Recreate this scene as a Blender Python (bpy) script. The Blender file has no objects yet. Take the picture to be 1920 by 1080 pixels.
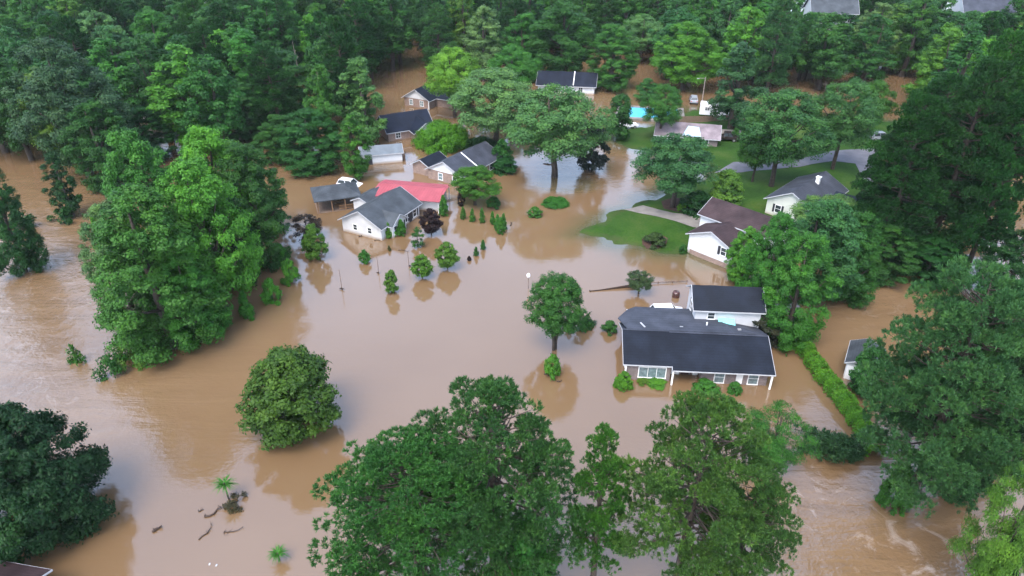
import bpy, math, random
import numpy as np
from mathutils import Vector, Matrix

SC = bpy.context.scene
COL = SC.collection
R = math.radians
PI = math.pi

# ------------------------------------------------------------------ camera
CAM_H, CAM_P, CAM_F = 48.0, R(31), 1280.0
cam = bpy.data.cameras.new('camera')
cam.sensor_width = 36
cam.lens = 24
cam.clip_start = 0.5
cam.clip_end = 6000
camo = bpy.data.objects.new('camera', cam)
COL.objects.link(camo)
camo.location = (0, 0, CAM_H)
camo.rotation_euler = (R(90) - CAM_P, 0, 0)
SC.camera = camo

# ------------------------------------------------------------------ light
SUN_EL, SUN_AZ = R(60), R(-155)          # azimuth from +Y towards +X
w = bpy.data.worlds.new('World')
SC.world = w
w.use_nodes = True
nt = w.node_tree
nt.nodes.clear()
out = nt.nodes.new('ShaderNodeOutputWorld')
bg = nt.nodes.new('ShaderNodeBackground')
sky = nt.nodes.new('ShaderNodeTexSky')
sky.sky_type = 'NISHITA'
sky.sun_disc = False
sky.sun_elevation = SUN_EL
sky.sun_rotation = SUN_AZ
sky.air_density = 1.0
sky.dust_density = 2.0
sky.ozone_density = 1.0
hs = nt.nodes.new('ShaderNodeHueSaturation')
hs.inputs['Saturation'].default_value = .85
# soft cloud deck: slow brightness change over the overcast sky
tc = nt.nodes.new('ShaderNodeTexCoord')
nz = nt.nodes.new('ShaderNodeTexNoise')
nz.inputs['Scale'].default_value = 2.2
nz.inputs['Detail'].default_value = 4
mr = nt.nodes.new('ShaderNodeMapRange')
mr.inputs['From Min'].default_value = 0.3
mr.inputs['From Max'].default_value = 0.7
mr.inputs['To Min'].default_value = 0.88
mr.inputs['To Max'].default_value = 1.12
mul = nt.nodes.new('ShaderNodeMix')
mul.data_type = 'RGBA'
mul.blend_type = 'MULTIPLY'
mul.inputs[0].default_value = 1.0
nt.links.new(tc.outputs['Generated'], nz.inputs['Vector'])
nt.links.new(nz.outputs['Fac'], mr.inputs['Value'])
nt.links.new(sky.outputs[0], hs.inputs['Color'])
nt.links.new(hs.outputs[0], mul.inputs[6])
nt.links.new(mr.outputs[0], mul.inputs[7])
nt.links.new(mul.outputs[2], bg.inputs['Color'])
bg.inputs['Strength'].default_value = 0.15
nt.links.new(bg.outputs[0], out.inputs[0])

sl = bpy.data.lights.new('sun', 'SUN')
sl.energy = 0.6
sl.angle = R(30)
sl.color = (1.0, 0.96, 0.9)
slo = bpy.data.objects.new('sun', sl)
COL.objects.link(slo)
sd = Vector((math.sin(SUN_AZ) * math.cos(SUN_EL), math.cos(SUN_AZ) * math.cos(SUN_EL), math.sin(SUN_EL)))
slo.rotation_euler = sd.to_track_quat('Z', 'Y').to_euler()
slo.location = (0, 0, 120)

SC.view_settings.view_transform = 'Standard'
SC.view_settings.look = 'None'
SC.view_settings.exposure = 2.15
SC.view_settings.gamma = 1
try:
    SC.cycles.max_bounces = 6
    SC.cycles.diffuse_bounces = 2
    SC.cycles.glossy_bounces = 3
    SC.cycles.transmission_bounces = 4
    SC.cycles.volume_bounces = 0
    SC.cycles.use_denoising = True
except Exception:
    pass

# ------------------------------------------------------------------ helpers
cp, sp = math.cos(CAM_P), math.sin(CAM_P)


def at(px, py, z=0.0):
    """the place on the level z that the photograph shows at a pixel (1920 wide)"""
    u, v = (px - 960) / CAM_F, (py - 540) / CAM_F
    d = (u, cp - v * sp, -sp - v * cp)
    t = (z - CAM_H) / d[2]
    return d[0] * t, d[1] * t


def row(y, z):
    return 540 + CAM_F * ((CAM_H - z) * cp - y * sp) / (y * cp + (CAM_H - z) * sp)


def height_for(y, z0, pt):
    lo, hi = z0, CAM_H - 1
    for _ in range(50):
        m = (lo + hi) / 2
        if row(y, m) > pt:
            lo = m
        else:
            hi = m
    return lo - z0


def ppm(y, z):
    return CAM_F / (y * cp + (CAM_H - z) * sp)


def tag(o, label, cat, group=None, kind=None):
    if label:
        o['label'] = label
    if cat:
        o['category'] = cat
    if group:
        o['group'] = group
    if kind:
        o['kind'] = kind
    return o


def empty(name, loc, rz=0.0, label=None, cat=None, group=None):
    o = bpy.data.objects.new(name, None)
    o.empty_display_size = 0.3
    COL.objects.link(o)
    o.location = loc
    o.rotation_euler = (0, 0, rz)
    return tag(o, label, cat, group)


class MB:
    def __init__(self):
        self.v, self.f = [], []

    def add(self, vs, fs):
        b = len(self.v)
        self.v += [tuple(p) for p in vs]
        self.f += [tuple(i + b for i in f) for f in fs]
        return self

    def box(self, x0, x1, y0, y1, z0, z1):
        vs = [(x, y, z) for z in (z0, z1) for y in (y0, y1) for x in (x0, x1)]
        return self.add(vs, [(0, 2, 3, 1), (4, 5, 7, 6), (0, 1, 5, 4), (2, 6, 7, 3), (0, 4, 6, 2), (1, 3, 7, 5)])

    def bar(self, a, b, wd, ht):
        """square bar from a to b"""
        a, b = Vector(a), Vector(b)
        d = (b - a).normalized()
        up = Vector((0, 0, 1)) if abs(d.z) < .95 else Vector((0, 1, 0))
        s = d.cross(up).normalized() * (wd / 2)
        u = s.cross(d).normalized() * (ht / 2)
        vs = [p + i * s + j * u for p in (a, b) for i, j in ((-1, -1), (1, -1), (1, 1), (-1, 1))]
        return self.add(vs, [(3, 2, 1, 0), (4, 5, 6, 7), (0, 1, 5, 4), (1, 2, 6, 5), (2, 3, 7, 6), (3, 0, 4, 7)])

    def tube(self, pts, rad, n=6):
        pts = [Vector(p) for p in pts]
        b = len(self.v)
        for i, p in enumerate(pts):
            d = (pts[min(i + 1, len(pts) - 1)] - pts[max(i - 1, 0)]).normalized()
            ref = Vector((1, 0, 0)) if abs(d.x) < .8 else Vector((0, 1, 0))
            s = d.cross(ref).normalized()
            t = d.cross(s).normalized()
            for k in range(n):
                a = 2 * PI * k / n
                self.v.append(tuple(p + rad[i] * (math.cos(a) * s + math.sin(a) * t)))
        for i in range(len(pts) - 1):
            for k in range(n):
                k2 = (k + 1) % n
                self.f.append((b + i * n + k, b + i * n + k2, b + (i + 1) * n + k2, b + (i + 1) * n + k))
        self.f.append(tuple(b + k for k in range(n))[::-1])
        self.f.append(tuple(b + (len(pts) - 1) * n + k for k in range(n)))
        return self

    def prism(self, poly, axis, a0, a1):
        """extrude a 2-D polygon; axis 'x': poly is (y,z), 'y': (x,z), 'z': (x,y)"""
        def P(p, a):
            return {'x': (a, p[0], p[1]), 'y': (p[0], a, p[1]), 'z': (p[0], p[1], a)}[axis]
        n = len(poly)
        vs = [P(p, a0) for p in poly] + [P(p, a1) for p in poly]
        fs = [tuple(range(n))[::-1], tuple(range(n, 2 * n))]
        fs += [(i, (i + 1) % n, n + (i + 1) % n, n + i) for i in range(n)]
        return self.add(vs, fs)

    def lathe(self, prof, n=20, c=(0, 0)):
        b = len(self.v)
        for r, z in prof:
            for k in range(n):
                a = 2 * PI * k / n
                self.v.append((c[0] + r * math.cos(a), c[1] + r * math.sin(a), z))
        for i in range(len(prof) - 1):
            for k in range(n):
                k2 = (k + 1) % n
                self.f.append((b + i * n + k, b + i * n + k2, b + (i + 1) * n + k2, b + (i + 1) * n + k))
        self.f.append(tuple(b + (len(prof) - 1) * n + k for k in range(n)))
        return self

    def wheel(self, c, r, wd, n=18):
        """cylinder with its axle along y"""
        poly = [(c[0] + r * math.cos(2 * PI * k / n), c[2] + r * math.sin(2 * PI * k / n)) for k in range(n)]
        return self.prism(poly, 'y', c[1] - wd / 2, c[1] + wd / 2)

    def mesh(self, name, mat):
        me = bpy.data.meshes.new(name)
        me.from_pydata(self.v, [], self.f)
        me.validate()
        if mat:
            me.materials.append(mat)
        return me

    def build(self, name, mat, parent=None, bevel=0.0, smooth=False):
        me = self.mesh(name, mat)
        import bmesh
        bm = bmesh.new()
        bm.from_mesh(me)
        bmesh.ops.recalc_face_normals(bm, faces=bm.faces)
        if bevel:
            bmesh.ops.bevel(bm, geom=bm.edges[:], offset=bevel, segments=2, affect='EDGES', profile=0.6)
        bm.to_mesh(me)
        bm.free()
        if smooth:
            me.polygons.foreach_set('use_smooth', [True] * len(me.polygons))
        o = bpy.data.objects.new(name, me)
        COL.objects.link(o)
        if parent:
            o.parent = parent
        return o


# ------------------------------------------------------------------ materials
def new_mat(name):
    m = bpy.data.materials.new(name)
    m.use_nodes = True
    t = m.node_tree
    b = t.nodes['Principled BSDF']
    return m, t, b


def ramp(t, stops):
    r = t.nodes.new('ShaderNodeValToRGB')
    el = r.color_ramp.elements
    while len(el) < len(stops):
        el.new(0.5)
    for e, (p, c) in zip(el, stops):
        e.position = p
        e.color = (*c, 1)
    return r


def noise(t, scale, detail=4, rough=.55, coord='Object', vec=None):
    n = t.nodes.new('ShaderNodeTexNoise')
    n.inputs['Scale'].default_value = scale
    n.inputs['Detail'].default_value = detail
    n.inputs['Roughness'].default_value = rough
    if vec is None:
        c = t.nodes.new('ShaderNodeTexCoord')
        vec = c.outputs[coord]
    t.links.new(vec, n.inputs['Vector'])
    return n


def plain(name, col, rough=.7, var=.18, scale=1.5, spec=.3, metal=0, bump=0.0):
    """a colour broken up by wear: two octaves of noise"""
    m, t, b = new_mat(name)
    n = noise(t, scale, 6)
    lo = tuple(c * (1 - var) for c in col)
    hi = tuple(min(1, c * (1 + var)) for c in col)
    r = ramp(t, [(.3, lo), (.7, hi)])
    t.links.new(n.outputs['Fac'], r.inputs[0])
    t.links.new(r.outputs[0], b.inputs['Base Color'])
    b.inputs['Roughness'].default_value = rough
    b.inputs['Specular IOR Level'].default_value = spec
    b.inputs['Metallic'].default_value = metal
    if bump:
        n2 = noise(t, scale * 12, 4)
        bp = t.nodes.new('ShaderNodeBump')
        bp.inputs['Strength'].default_value = bump
        bp.inputs['Distance'].default_value = .05
        t.links.new(n2.outputs['Fac'], bp.inputs['Height'])
        t.links.new(bp.outputs[0], b.inputs['Normal'])
    return m


def shingle(name, col):
    m, t, b = new_mat(name)
    c = t.nodes.new('ShaderNodeTexCoord')
    n1 = noise(t, .45, 5, vec=c.outputs['Object'])
    n2 = noise(t, 9, 3, vec=c.outputs['Object'])
    wv = t.nodes.new('ShaderNodeTexWave')
    wv.bands_direction = 'Z'
    wv.wave_profile = 'SAW'
    wv.inputs['Scale'].default_value = 2.3
    wv.inputs['Distortion'].default_value = .3
    t.links.new(c.outputs['Object'], wv.inputs['Vector'])
    a = t.nodes.new('ShaderNodeMath')
    a.operation = 'MULTIPLY_ADD'
    t.links.new(n2.outputs['Fac'], a.inputs[0])
    a.inputs[1].default_value = .45
    t.links.new(n1.outputs['Fac'], a.inputs[2])
    a2 = t.nodes.new('ShaderNodeMath')
    a2.operation = 'MULTIPLY_ADD'
    t.links.new(wv.outputs['Fac'], a2.inputs[0])
    a2.inputs[1].default_value = .12
    t.links.new(a.outputs[0], a2.inputs[2])
    r = ramp(t, [(.42, tuple(x * .55 for x in col)), (.72, col), (1, tuple(x * 1.7 for x in col))])
    t.links.new(a2.outputs[0], r.inputs[0])
    t.links.new(r.outputs[0], b.inputs['Base Color'])
    b.inputs['Roughness'].default_value = .62
    b.inputs['Specular IOR Level'].default_value = .15
    bp = t.nodes.new('ShaderNodeBump')
    bp.inputs['Strength'].default_value = .35
    bp.inputs['Distance'].default_value = .03
    t.links.new(a2.outputs[0], bp.inputs['Height'])
    t.links.new(bp.outputs[0], b.inputs['Normal'])
    return m


def siding(name, col):
    """lapped boards: a saw profile up the wall"""
    m, t, b = new_mat(name)
    c = t.nodes.new('ShaderNodeTexCoord')
    wv = t.nodes.new('ShaderNodeTexWave')
    wv.bands_direction = 'Z'
    wv.wave_profile = 'SAW'
    wv.inputs['Scale'].default_value = 1.6
    t.links.new(c.outputs['Object'], wv.inputs['Vector'])
    n = noise(t, .8, 5, vec=c.outputs['Object'])
    r = ramp(t, [(.25, tuple(x * .86 for x in col)), (.65, col)])
    t.links.new(n.outputs['Fac'], r.inputs[0])
    # silt stain near the flood line
    sep = t.nodes.new('ShaderNodeSeparateXYZ')
    t.links.new(c.outputs['Object'], sep.inputs[0])
    ad = t.nodes.new('ShaderNodeMath')
    ad.operation = 'MULTIPLY_ADD'
    t.links.new(n.outputs['Fac'], ad.inputs[0])
    ad.inputs[1].default_value = -.3
    t.links.new(sep.outputs[2], ad.inputs[2])
    rs = t.nodes.new('ShaderNodeMapRange')
    rs.inputs['From Min'].default_value = 0.0
    rs.inputs['From Max'].default_value = .38
    rs.inputs['To Min'].default_value = .7
    rs.inputs['To Max'].default_value = 0
    t.links.new(ad.outputs[0], rs.inputs['Value'])
    mx = t.nodes.new('ShaderNodeMix')
    mx.data_type = 'RGBA'
    t.links.new(rs.outputs[0], mx.inputs[0])
    t.links.new(r.outputs[0], mx.inputs[6])
    mx.inputs[7].default_value = (.3, .2, .12, 1)
    t.links.new(mx.outputs[2], b.inputs['Base Color'])
    b.inputs['Roughness'].default_value = .55
    bp = t.nodes.new('ShaderNodeBump')
    bp.inputs['Strength'].default_value = .5
    bp.inputs['Distance'].default_value = .03
    t.links.new(wv.outputs['Fac'], bp.inputs['Height'])
    t.links.new(bp.outputs[0], b.inputs['Normal'])
    return m


def brick(name, c1, c2, mortar):
    m, t, b = new_mat(name)
    c = t.nodes.new('ShaderNodeTexCoord')
    sep = t.nodes.new('ShaderNodeSeparateXYZ')
    t.links.new(c.outputs['Object'], sep.inputs[0])
    ad = t.nodes.new('ShaderNodeMath')
    t.links.new(sep.outputs[0], ad.inputs[0])
    t.links.new(sep.outputs[1], ad.inputs[1])
    cb = t.nodes.new('ShaderNodeCombineXYZ')
    t.links.new(ad.outputs[0], cb.inputs[0])
    t.links.new(sep.outputs[2], cb.inputs[1])
    br = t.nodes.new('ShaderNodeTexBrick')
    br.inputs['Scale'].default_value = 1
    br.inputs['Brick Width'].default_value = .24
    br.inputs['Row Height'].default_value = .085
    br.inputs['Mortar Size'].default_value = .012
    br.inputs['Color1'].default_value = (*c1, 1)
    br.inputs['Color2'].default_value = (*c2, 1)
    br.inputs['Mortar'].default_value = (*mortar, 1)
    t.links.new(cb.outputs[0], br.inputs['Vector'])
    n = noise(t, 1.4, 5, vec=c.outputs['Object'])
    mx = t.nodes.new('ShaderNodeMix')
    mx.data_type = 'RGBA'
    mx.blend_type = 'MULTIPLY'
    mx.inputs[0].default_value = .6
    r = ramp(t, [(.3, (.6, .58, .55)), (.7, (1.15, 1.12, 1.1))])
    t.links.new(n.outputs['Fac'], r.inputs[0])
    t.links.new(br.outputs['Color'], mx.inputs[6])
    t.links.new(r.outputs[0], mx.inputs[7])
    t.links.new(mx.outputs[2], b.inputs['Base Color'])
    b.inputs['Roughness'].default_value = .85
    return m


M = {}
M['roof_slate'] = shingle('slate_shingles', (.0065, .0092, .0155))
M['roof_slate_pale'] = shingle('pale_slate_shingles', (.036,.040,.052))  # paler shingle tone; on the ranch rear it also paints in grazing sheen
M['roof_grey'] = shingle('grey_shingles', (.040,.046,.052))
M['roof_navy'] = shingle('navy_shingles', (.007, .010, .019))
M['roof_brown'] = shingle('brown_shingles', (.034,.022,.023))
M['roof_red'] = plain('faded_red_metal', (.30, .068, .082), .55, .16, .6, .2)
M['roof_tin'] = plain('pale_tin', (.12, .14, .155), .45, .2, .7, .5)
M['white_siding'] = siding('white_siding', (.64, .65, .66))
M['cream_siding'] = siding('cream_siding', (.62,.64,.57))
M['white'] = plain('white_paint', (.80, .80, .80), .5, .06, 2)
M['brick'] = brick('brown_brick', (.26, .165, .13), (.19, .115, .09), (.32, .28, .25))
M['grey_brick'] = brick('grey_mauve_brick', (.20, .15, .145), (.12, .09, .095), (.30, .27, .26))
M['trim'] = plain('grey_white_trim', (.42, .43, .45), .5, .1, 2)
M['glass'] = plain('window_glass', (.03, .04, .045), .08, .3, 1, .7)
M['curtain'] = plain('curtained_glass', (.14, .19, .20), .12, .35, 3, .6)
M['shutter'] = plain('dark_shutter', (.03, .032, .04), .5)
M['door'] = plain('dark_door', (.05, .03, .03), .5)
M['wood'] = plain('new_lumber', (.22, .13, .07), .7, .25, 4)
M['old_wood'] = plain('weathered_wood', (.16, .11, .08), .85, .3, 5)
M['dark_wood'] = plain('wet_dark_wood', (.045, .028, .02), .6, .4, 5)
M['bark'] = plain('bark', (.05, .04, .032), .9, .4, 3)
M['pale_bark'] = plain('pale_bark', (.22, .19, .16), .9, .4, 3)
M['red_bark'] = plain('pine_bark', (.055, .042, .034), .9, .4, 3)
M['steel'] = plain('galvanised_steel', (.3, .3, .3), .45, .2, 4, .5, .4)
M['black_paint'] = plain('black_car_paint', (.025, .018, .018), .2, .2, 1, .6)
M['white_paint'] = plain('white_car_paint', (.75, .76, .78), .2, .05, 1, .6)
M['grey_paint'] = plain('silver_car_paint', (.25, .27, .30), .25, .1, 1, .6)
M['dark_paint'] = plain('dark_red_car_paint', (.07, .03, .025), .25, .2, 1, .6)
M['tyre'] = plain('tyre_rubber', (.02, .02, .02), .8)
M['rim'] = plain('wheel_rim', (.4, .4, .4), .3, .1, 3, .5, .7)
M['lamp_lens'] = plain('lamp_lens', (.6, .55, .5), .15)
M['red_lens'] = plain('tail_lens', (.4, .03, .02), .2)
M['turquoise'] = plain('turquoise_sheet', (.22, .62, .60), .5, .1, 2)
M['pool_blue'] = plain('pool_water', (.10, .48, .66), .08, .15, .6, .5)
M['concrete'] = plain('pale_concrete', (.17, .155, .14), .85, .2, .7)
M['asphalt'] = plain('asphalt', (.11, .11, .125), .8, .25, .5, .3)
M['mulch'] = plain('mulch', (.055, .028, .02), .95, .4, 2)
M['blue_tarp'] = plain('blue_tarp', (.03, .07, .35), .4, .2, 2)


def leaf_mat():
    """foliage: the object's own leaf colour, varied from clump to clump and leaf to leaf"""
    m = bpy.data.materials.new('foliage')
    m.use_nodes = True
    t = m.node_tree
    t.nodes.clear()
    o = t.nodes.new('ShaderNodeOutputMaterial')
    oi = t.nodes.new('ShaderNodeObjectInfo')
    an = t.nodes.new('ShaderNodeAttribute')
    an.attribute_name = 'tint'
    r = ramp(t, [(0, (.55, .62, .75)), (.5, (1, 1, 1)), (1, (1.55, 1.38, 1.0))])
    t.links.new(an.outputs['Fac'], r.inputs[0])
    mx = t.nodes.new('ShaderNodeMix')
    mx.data_type = 'RGBA'
    mx.blend_type = 'MULTIPLY'
    mx.inputs[0].default_value = 1
    t.links.new(oi.outputs['Color'], mx.inputs[6])
    t.links.new(r.outputs[0], mx.inputs[7])
    pb = t.nodes.new('ShaderNodeBsdfPrincipled')
    pb.inputs['Roughness'].default_value = .5
    pb.inputs['Specular IOR Level'].default_value = .16
    tr = t.nodes.new('ShaderNodeBsdfTranslucent')
    t.links.new(mx.outputs[2], pb.inputs['Base Color'])
    t.links.new(mx.outputs[2], tr.inputs['Color'])
    ms = t.nodes.new('ShaderNodeMixShader')
    ms.inputs[0].default_value = .27
    t.links.new(pb.outputs[0], ms.inputs[1])
    t.links.new(tr.outputs[0], ms.inputs[2])
    t.links.new(ms.outputs[0], o.inputs[0])
    return m


LEAF = leaf_mat()

# ------------------------------------------------------------------ ground and water
LAND = [(1092, 434), (1150, 402), (1180, 391), (1195, 383), (1250, 362), (1300, 345), (1345, 322), (1300, 296), (1220, 286),
        (1160, 270), (1158, 246), (1240, 235), (1300, 206), (1420, 208), (1690, 230), (1720, 420), (1640, 440),
        (1560, 455), (1480, 450), (1400, 452), (1345, 462), (1335, 486), (1280, 476), (1230, 470), (1160, 457)]
LANDW = np.array([at(*p) for p in LAND])
SUNK = [((1062, 345), 9.0, 7.0, .14)]             # a lawn just under the water, round the broad tree


def sdf(px, py, poly):
    """signed distance to a polygon, positive inside"""
    d = np.full(px.shape, 1e9)
    ins = np.zeros(px.shape, bool)
    n = len(poly)
    for i in range(n):
        a, b = poly[i], poly[(i + 1) % n]
        ex, ey = b - a
        tx = np.clip(((px - a[0]) * ex + (py - a[1]) * ey) / (ex * ex + ey * ey), 0, 1)
        d = np.minimum(d, np.hypot(px - a[0] - tx * ex, py - a[1] - tx * ey))
        c = ((a[1] > py) != (b[1] > py)) & (px < (b[0] - a[0]) * (py - a[1]) / (b[1] - a[1] + 1e-12) + a[0])
        ins ^= c
    return np.where(ins, d, -d)


def terrain(x, y):
    x, y = np.asarray(x, float), np.asarray(y, float)
    s = sdf(x, y, LANDW) + .5 * np.sin(x * .9 + y * .35) + .45 * np.sin(y * 1.1 - x * .4) + .35 * np.sin(x * 1.9 - y * .8 + 1) * np.sin(y * 1.5)
    z = np.where(s > 0, 1.1 * (1 - np.exp(-np.maximum(s, 0) * .09)), np.maximum(s * .075, -1.1))
    for (p, rx, ry, dep) in SUNK:
        cx, cy = at(*p)
        q = np.hypot((x - cx) / rx, (y - cy) / ry)
        z = np.maximum(z, -1.1 + (1.1 - dep) * np.clip(1.6 - q * 1.1, 0, 1))
    return z + .03 * np.sin(x * .5) * np.cos(y * .43)


def h_at(x, y):
    return max(0.0, float(terrain(x, y)))


def gat(px, py):
    z = 0.0
    for _ in range(5):
        x, y = at(px, py, z)
        z = h_at(x, y)
    return x, y, z


def grid(name, xs, ys, zfun, mat, attrs=()):
    X, Y = np.meshgrid(xs, ys)
    Z = zfun(X, Y)
    nx, ny = len(xs), len(ys)
    co = np.stack([X, Y, Z], -1).reshape(-1, 3)
    i = np.arange((ny - 1) * (nx - 1))
    r, c = i // (nx - 1), i % (nx - 1)
    a = r * nx + c
    q = np.stack([a, a + 1, a + nx + 1, a + nx], 1)
    me = quads(name, co, q, mat, smooth=True)
    for an, fun in attrs:
        at_ = me.attributes.new(an, 'FLOAT', 'POINT')
        at_.data.foreach_set('value', fun(X, Y).reshape(-1).astype(np.float32))
    o = bpy.data.objects.new(name, me)
    COL.objects.link(o)
    o['kind'] = 'structure'
    return o


def quads(name, co, q, mat, smooth=False):
    me = bpy.data.meshes.new(name)
    me.vertices.add(len(co))
    me.vertices.foreach_set('co', np.asarray(co, np.float32).reshape(-1))
    k = q.shape[1]
    me.loops.add(q.size)
    me.loops.foreach_set('vertex_index', q.reshape(-1).astype(np.int32))
    me.polygons.add(len(q))
    me.polygons.foreach_set('loop_start', (np.arange(len(q)) * k).astype(np.int32))
    me.polygons.foreach_set('loop_total', np.full(len(q), k, np.int32))
    if smooth:
        me.polygons.foreach_set('use_smooth', np.ones(len(q), bool))
    me.update(calc_edges=True)
    if mat:
        me.materials.append(mat)
    return me


def ground_mat():
    m, t, b = new_mat('lawn_and_mud')
    c = t.nodes.new('ShaderNodeTexCoord')
    n1 = noise(t, .12, 6, vec=c.outputs['Object'])
    n2 = noise(t, 2.5, 5, vec=c.outputs['Object'])
    r = ramp(t, [(.32, (.011, .036, .004)), (.5, (.021, .060, .005)), (.7, (.045, .074, .012))])
    ad = t.nodes.new('ShaderNodeMath')
    ad.operation = 'MULTIPLY_ADD'
    t.links.new(n2.outputs['Fac'], ad.inputs[0])
    ad.inputs[1].default_value = .4
    t.links.new(n1.outputs['Fac'], ad.inputs[2])
    sb = t.nodes.new('ShaderNodeMath')
    sb.operation = 'SUBTRACT'
    t.links.new(ad.outputs[0], sb.inputs[0])
    sb.inputs[1].default_value = .2
    t.links.new(sb.outputs[0], r.inputs[0])
    sep = t.nodes.new('ShaderNodeSeparateXYZ')
    t.links.new(c.outputs['Object'], sep.inputs[0])
    mr = t.nodes.new('ShaderNodeMapRange')
    mr.inputs['From Min'].default_value = -.12
    mr.inputs['From Max'].default_value = .16
    jm = t.nodes.new('ShaderNodeMath')
    jm.operation = 'MULTIPLY_ADD'
    n3 = noise(t, .7, 5, .65, vec=c.outputs['Object'])
    t.links.new(n3.outputs['Fac'], jm.inputs[0])
    jm.inputs[1].default_value = .45
    t.links.new(sep.outputs[2], jm.inputs[2])
    js = t.nodes.new('ShaderNodeMath')
    js.operation = 'SUBTRACT'
    t.links.new(jm.outputs[0], js.inputs[0])
    js.inputs[1].default_value = .2
    t.links.new(js.outputs[0], mr.inputs['Value'])
    mx = t.nodes.new('ShaderNodeMix')
    mx.data_type = 'RGBA'
    t.links.new(mr.outputs[0], mx.inputs[0])
    mx.inputs[6].default_value = (.050, .050, .022, 1)
    t.links.new(r.outputs[0], mx.inputs[7])
    t.links.new(mx.outputs[2], b.inputs['Base Color'])
    b.inputs['Roughness'].default_value = .9
    b.inputs['Specular IOR Level'].default_value = .15
    bp = t.nodes.new('ShaderNodeBump')
    bp.inputs['Strength'].default_value = .6
    bp.inputs['Distance'].default_value = .15
    t.links.new(n2.outputs['Fac'], bp.inputs['Height'])
    t.links.new(bp.outputs[0], b.inputs['Normal'])
    return m


def water_mat():
    m, t, b = new_mat('muddy_flood_water')
    c = t.nodes.new('ShaderNodeTexCoord')
    fl = t.nodes.new('ShaderNodeAttribute')
    fl.attribute_name = 'flow'
    sh = t.nodes.new('ShaderNodeAttribute')
    sh.attribute_name = 'shallow'
    n1 = noise(t, .035, 4, .5, vec=c.outputs['Object'])
    mp = t.nodes.new('ShaderNodeMapping')
    mp.inputs['Rotation'].default_value = (0, 0, R(38))
    mp.inputs['Scale'].default_value = (.055, .28, 1)
    t.links.new(c.outputs['Object'], mp.inputs['Vector'])
    n2 = noise(t, 1, 6, .62, vec=mp.outputs[0])
    n2.inputs['Distortion'].default_value = 1.2
    r1 = ramp(t, [(.35, MUD[0]), (.65, MUD[1])])
    t.links.new(n1.outputs['Fac'], r1.inputs[0])
    # silt streaks carried by the current
    r2 = ramp(t, [(.35, (.86, .86, .86)), (.62, (1.1, 1.12, 1.14))])
    t.links.new(n2.outputs['Fac'], r2.inputs[0])
    mx = t.nodes.new('ShaderNodeMix')
    mx.data_type = 'RGBA'
    mx.blend_type = 'MULTIPLY'
    t.links.new(fl.outputs['Fac'], mx.inputs[0])
    t.links.new(r1.outputs[0], mx.inputs[6])
    t.links.new(r2.outputs[0], mx.inputs[7])
    # flecks of foam on the running water
    n3 = noise(t, .30, 8, .68, vec=c.outputs['Object'])
    n3.inputs['Distortion'].default_value = 1.5
    r3 = ramp(t, [(.55, (0, 0, 0)), (.70, (1, 1, 1))])
    t.links.new(n3.outputs['Fac'], r3.inputs[0])
    fm = t.nodes.new('ShaderNodeMath')
    fm.operation = 'MULTIPLY'
    t.links.new(r3.outputs[0], fm.inputs[0])
    fp = t.nodes.new('ShaderNodeMath')
    fp.operation = 'POWER'
    t.links.new(fl.outputs['Fac'], fp.inputs[0])
    fp.inputs[1].default_value = 3
    t.links.new(fp.outputs[0], fm.inputs[1])
    fs = t.nodes.new('ShaderNodeMath')
    fs.operation = 'MULTIPLY'
    fs.inputs[1].default_value = .5
    t.links.new(fm.outputs[0], fs.inputs[0])
    mf = t.nodes.new('ShaderNodeMix')
    mf.data_type = 'RGBA'
    t.links.new(fs.outputs[0], mf.inputs[0])
    t.links.new(mx.outputs[2], mf.inputs[6])
    mf.inputs[7].default_value = (.42, .36, .32, 1)
    # where the water is a hand deep the drowned grass shows
    m2 = t.nodes.new('ShaderNodeMix')
    m2.data_type = 'RGBA'
    t.links.new(sh.outputs['Fac'], m2.inputs[0])
    t.links.new(mf.outputs[2], m2.inputs[6])
    m2.inputs[7].default_value = (.045, .062, .028, 1)
    t.links.new(m2.outputs[2], b.inputs['Base Color'])
    b.inputs['IOR'].default_value = WATER_IOR
    b.inputs['Roughness'].default_value = .05
    b.inputs['Specular IOR Level'].default_value = .5
    # ripples: faint everywhere, stronger in the current
    w1 = noise(t, .55, 5, .6, vec=c.outputs['Object'])
    w2 = noise(t, 3.2, 3, .5, vec=c.outputs['Object'])
    s1 = t.nodes.new('ShaderNodeMath')
    s1.operation = 'MULTIPLY_ADD'
    t.links.new(w2.outputs['Fac'], s1.inputs[0])
    s1.inputs[1].default_value = .15
    t.links.new(w1.outputs['Fac'], s1.inputs[2])
    s2 = t.nodes.new('ShaderNodeMath')
    s2.operation = 'MULTIPLY_ADD'
    t.links.new(n2.outputs['Fac'], s2.inputs[0])
    s2.inputs[1].default_value = 1.0
    t.links.new(s1.outputs[0], s2.inputs[2])
    st = t.nodes.new('ShaderNodeMapRange')
    st.inputs['To Min'].default_value = .012
    st.inputs['To Max'].default_value = .5
    t.links.new(fl.outputs['Fac'], st.inputs['Value'])
    bp = t.nodes.new('ShaderNodeBump')
    bp.inputs['Distance'].default_value = .5
    t.links.new(st.outputs[0], bp.inputs['Strength'])
    t.links.new(s2.outputs[0], bp.inputs['Height'])
    t.links.new(bp.outputs[0], b.inputs['Normal'])
    return m


MUD = ((.148, .090, .045), (.170, .107, .057))
WATER_IOR = 1.95

gx = np.concatenate([[-3000, -1000, -400, -200], np.arange(-120, 30, 6), np.arange(-10, 140, 1.25), [150, 200, 400, 1000, 3000]])
gx = np.unique(gx)
gy = np.unique(np.concatenate([[-600, -100, 0], np.arange(20, 76, 4), np.arange(76, 190, 1.25), [200, 230, 300, 600, 1500, 4000]]))
grid('ground', gx, gy, terrain, ground_mat())

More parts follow.
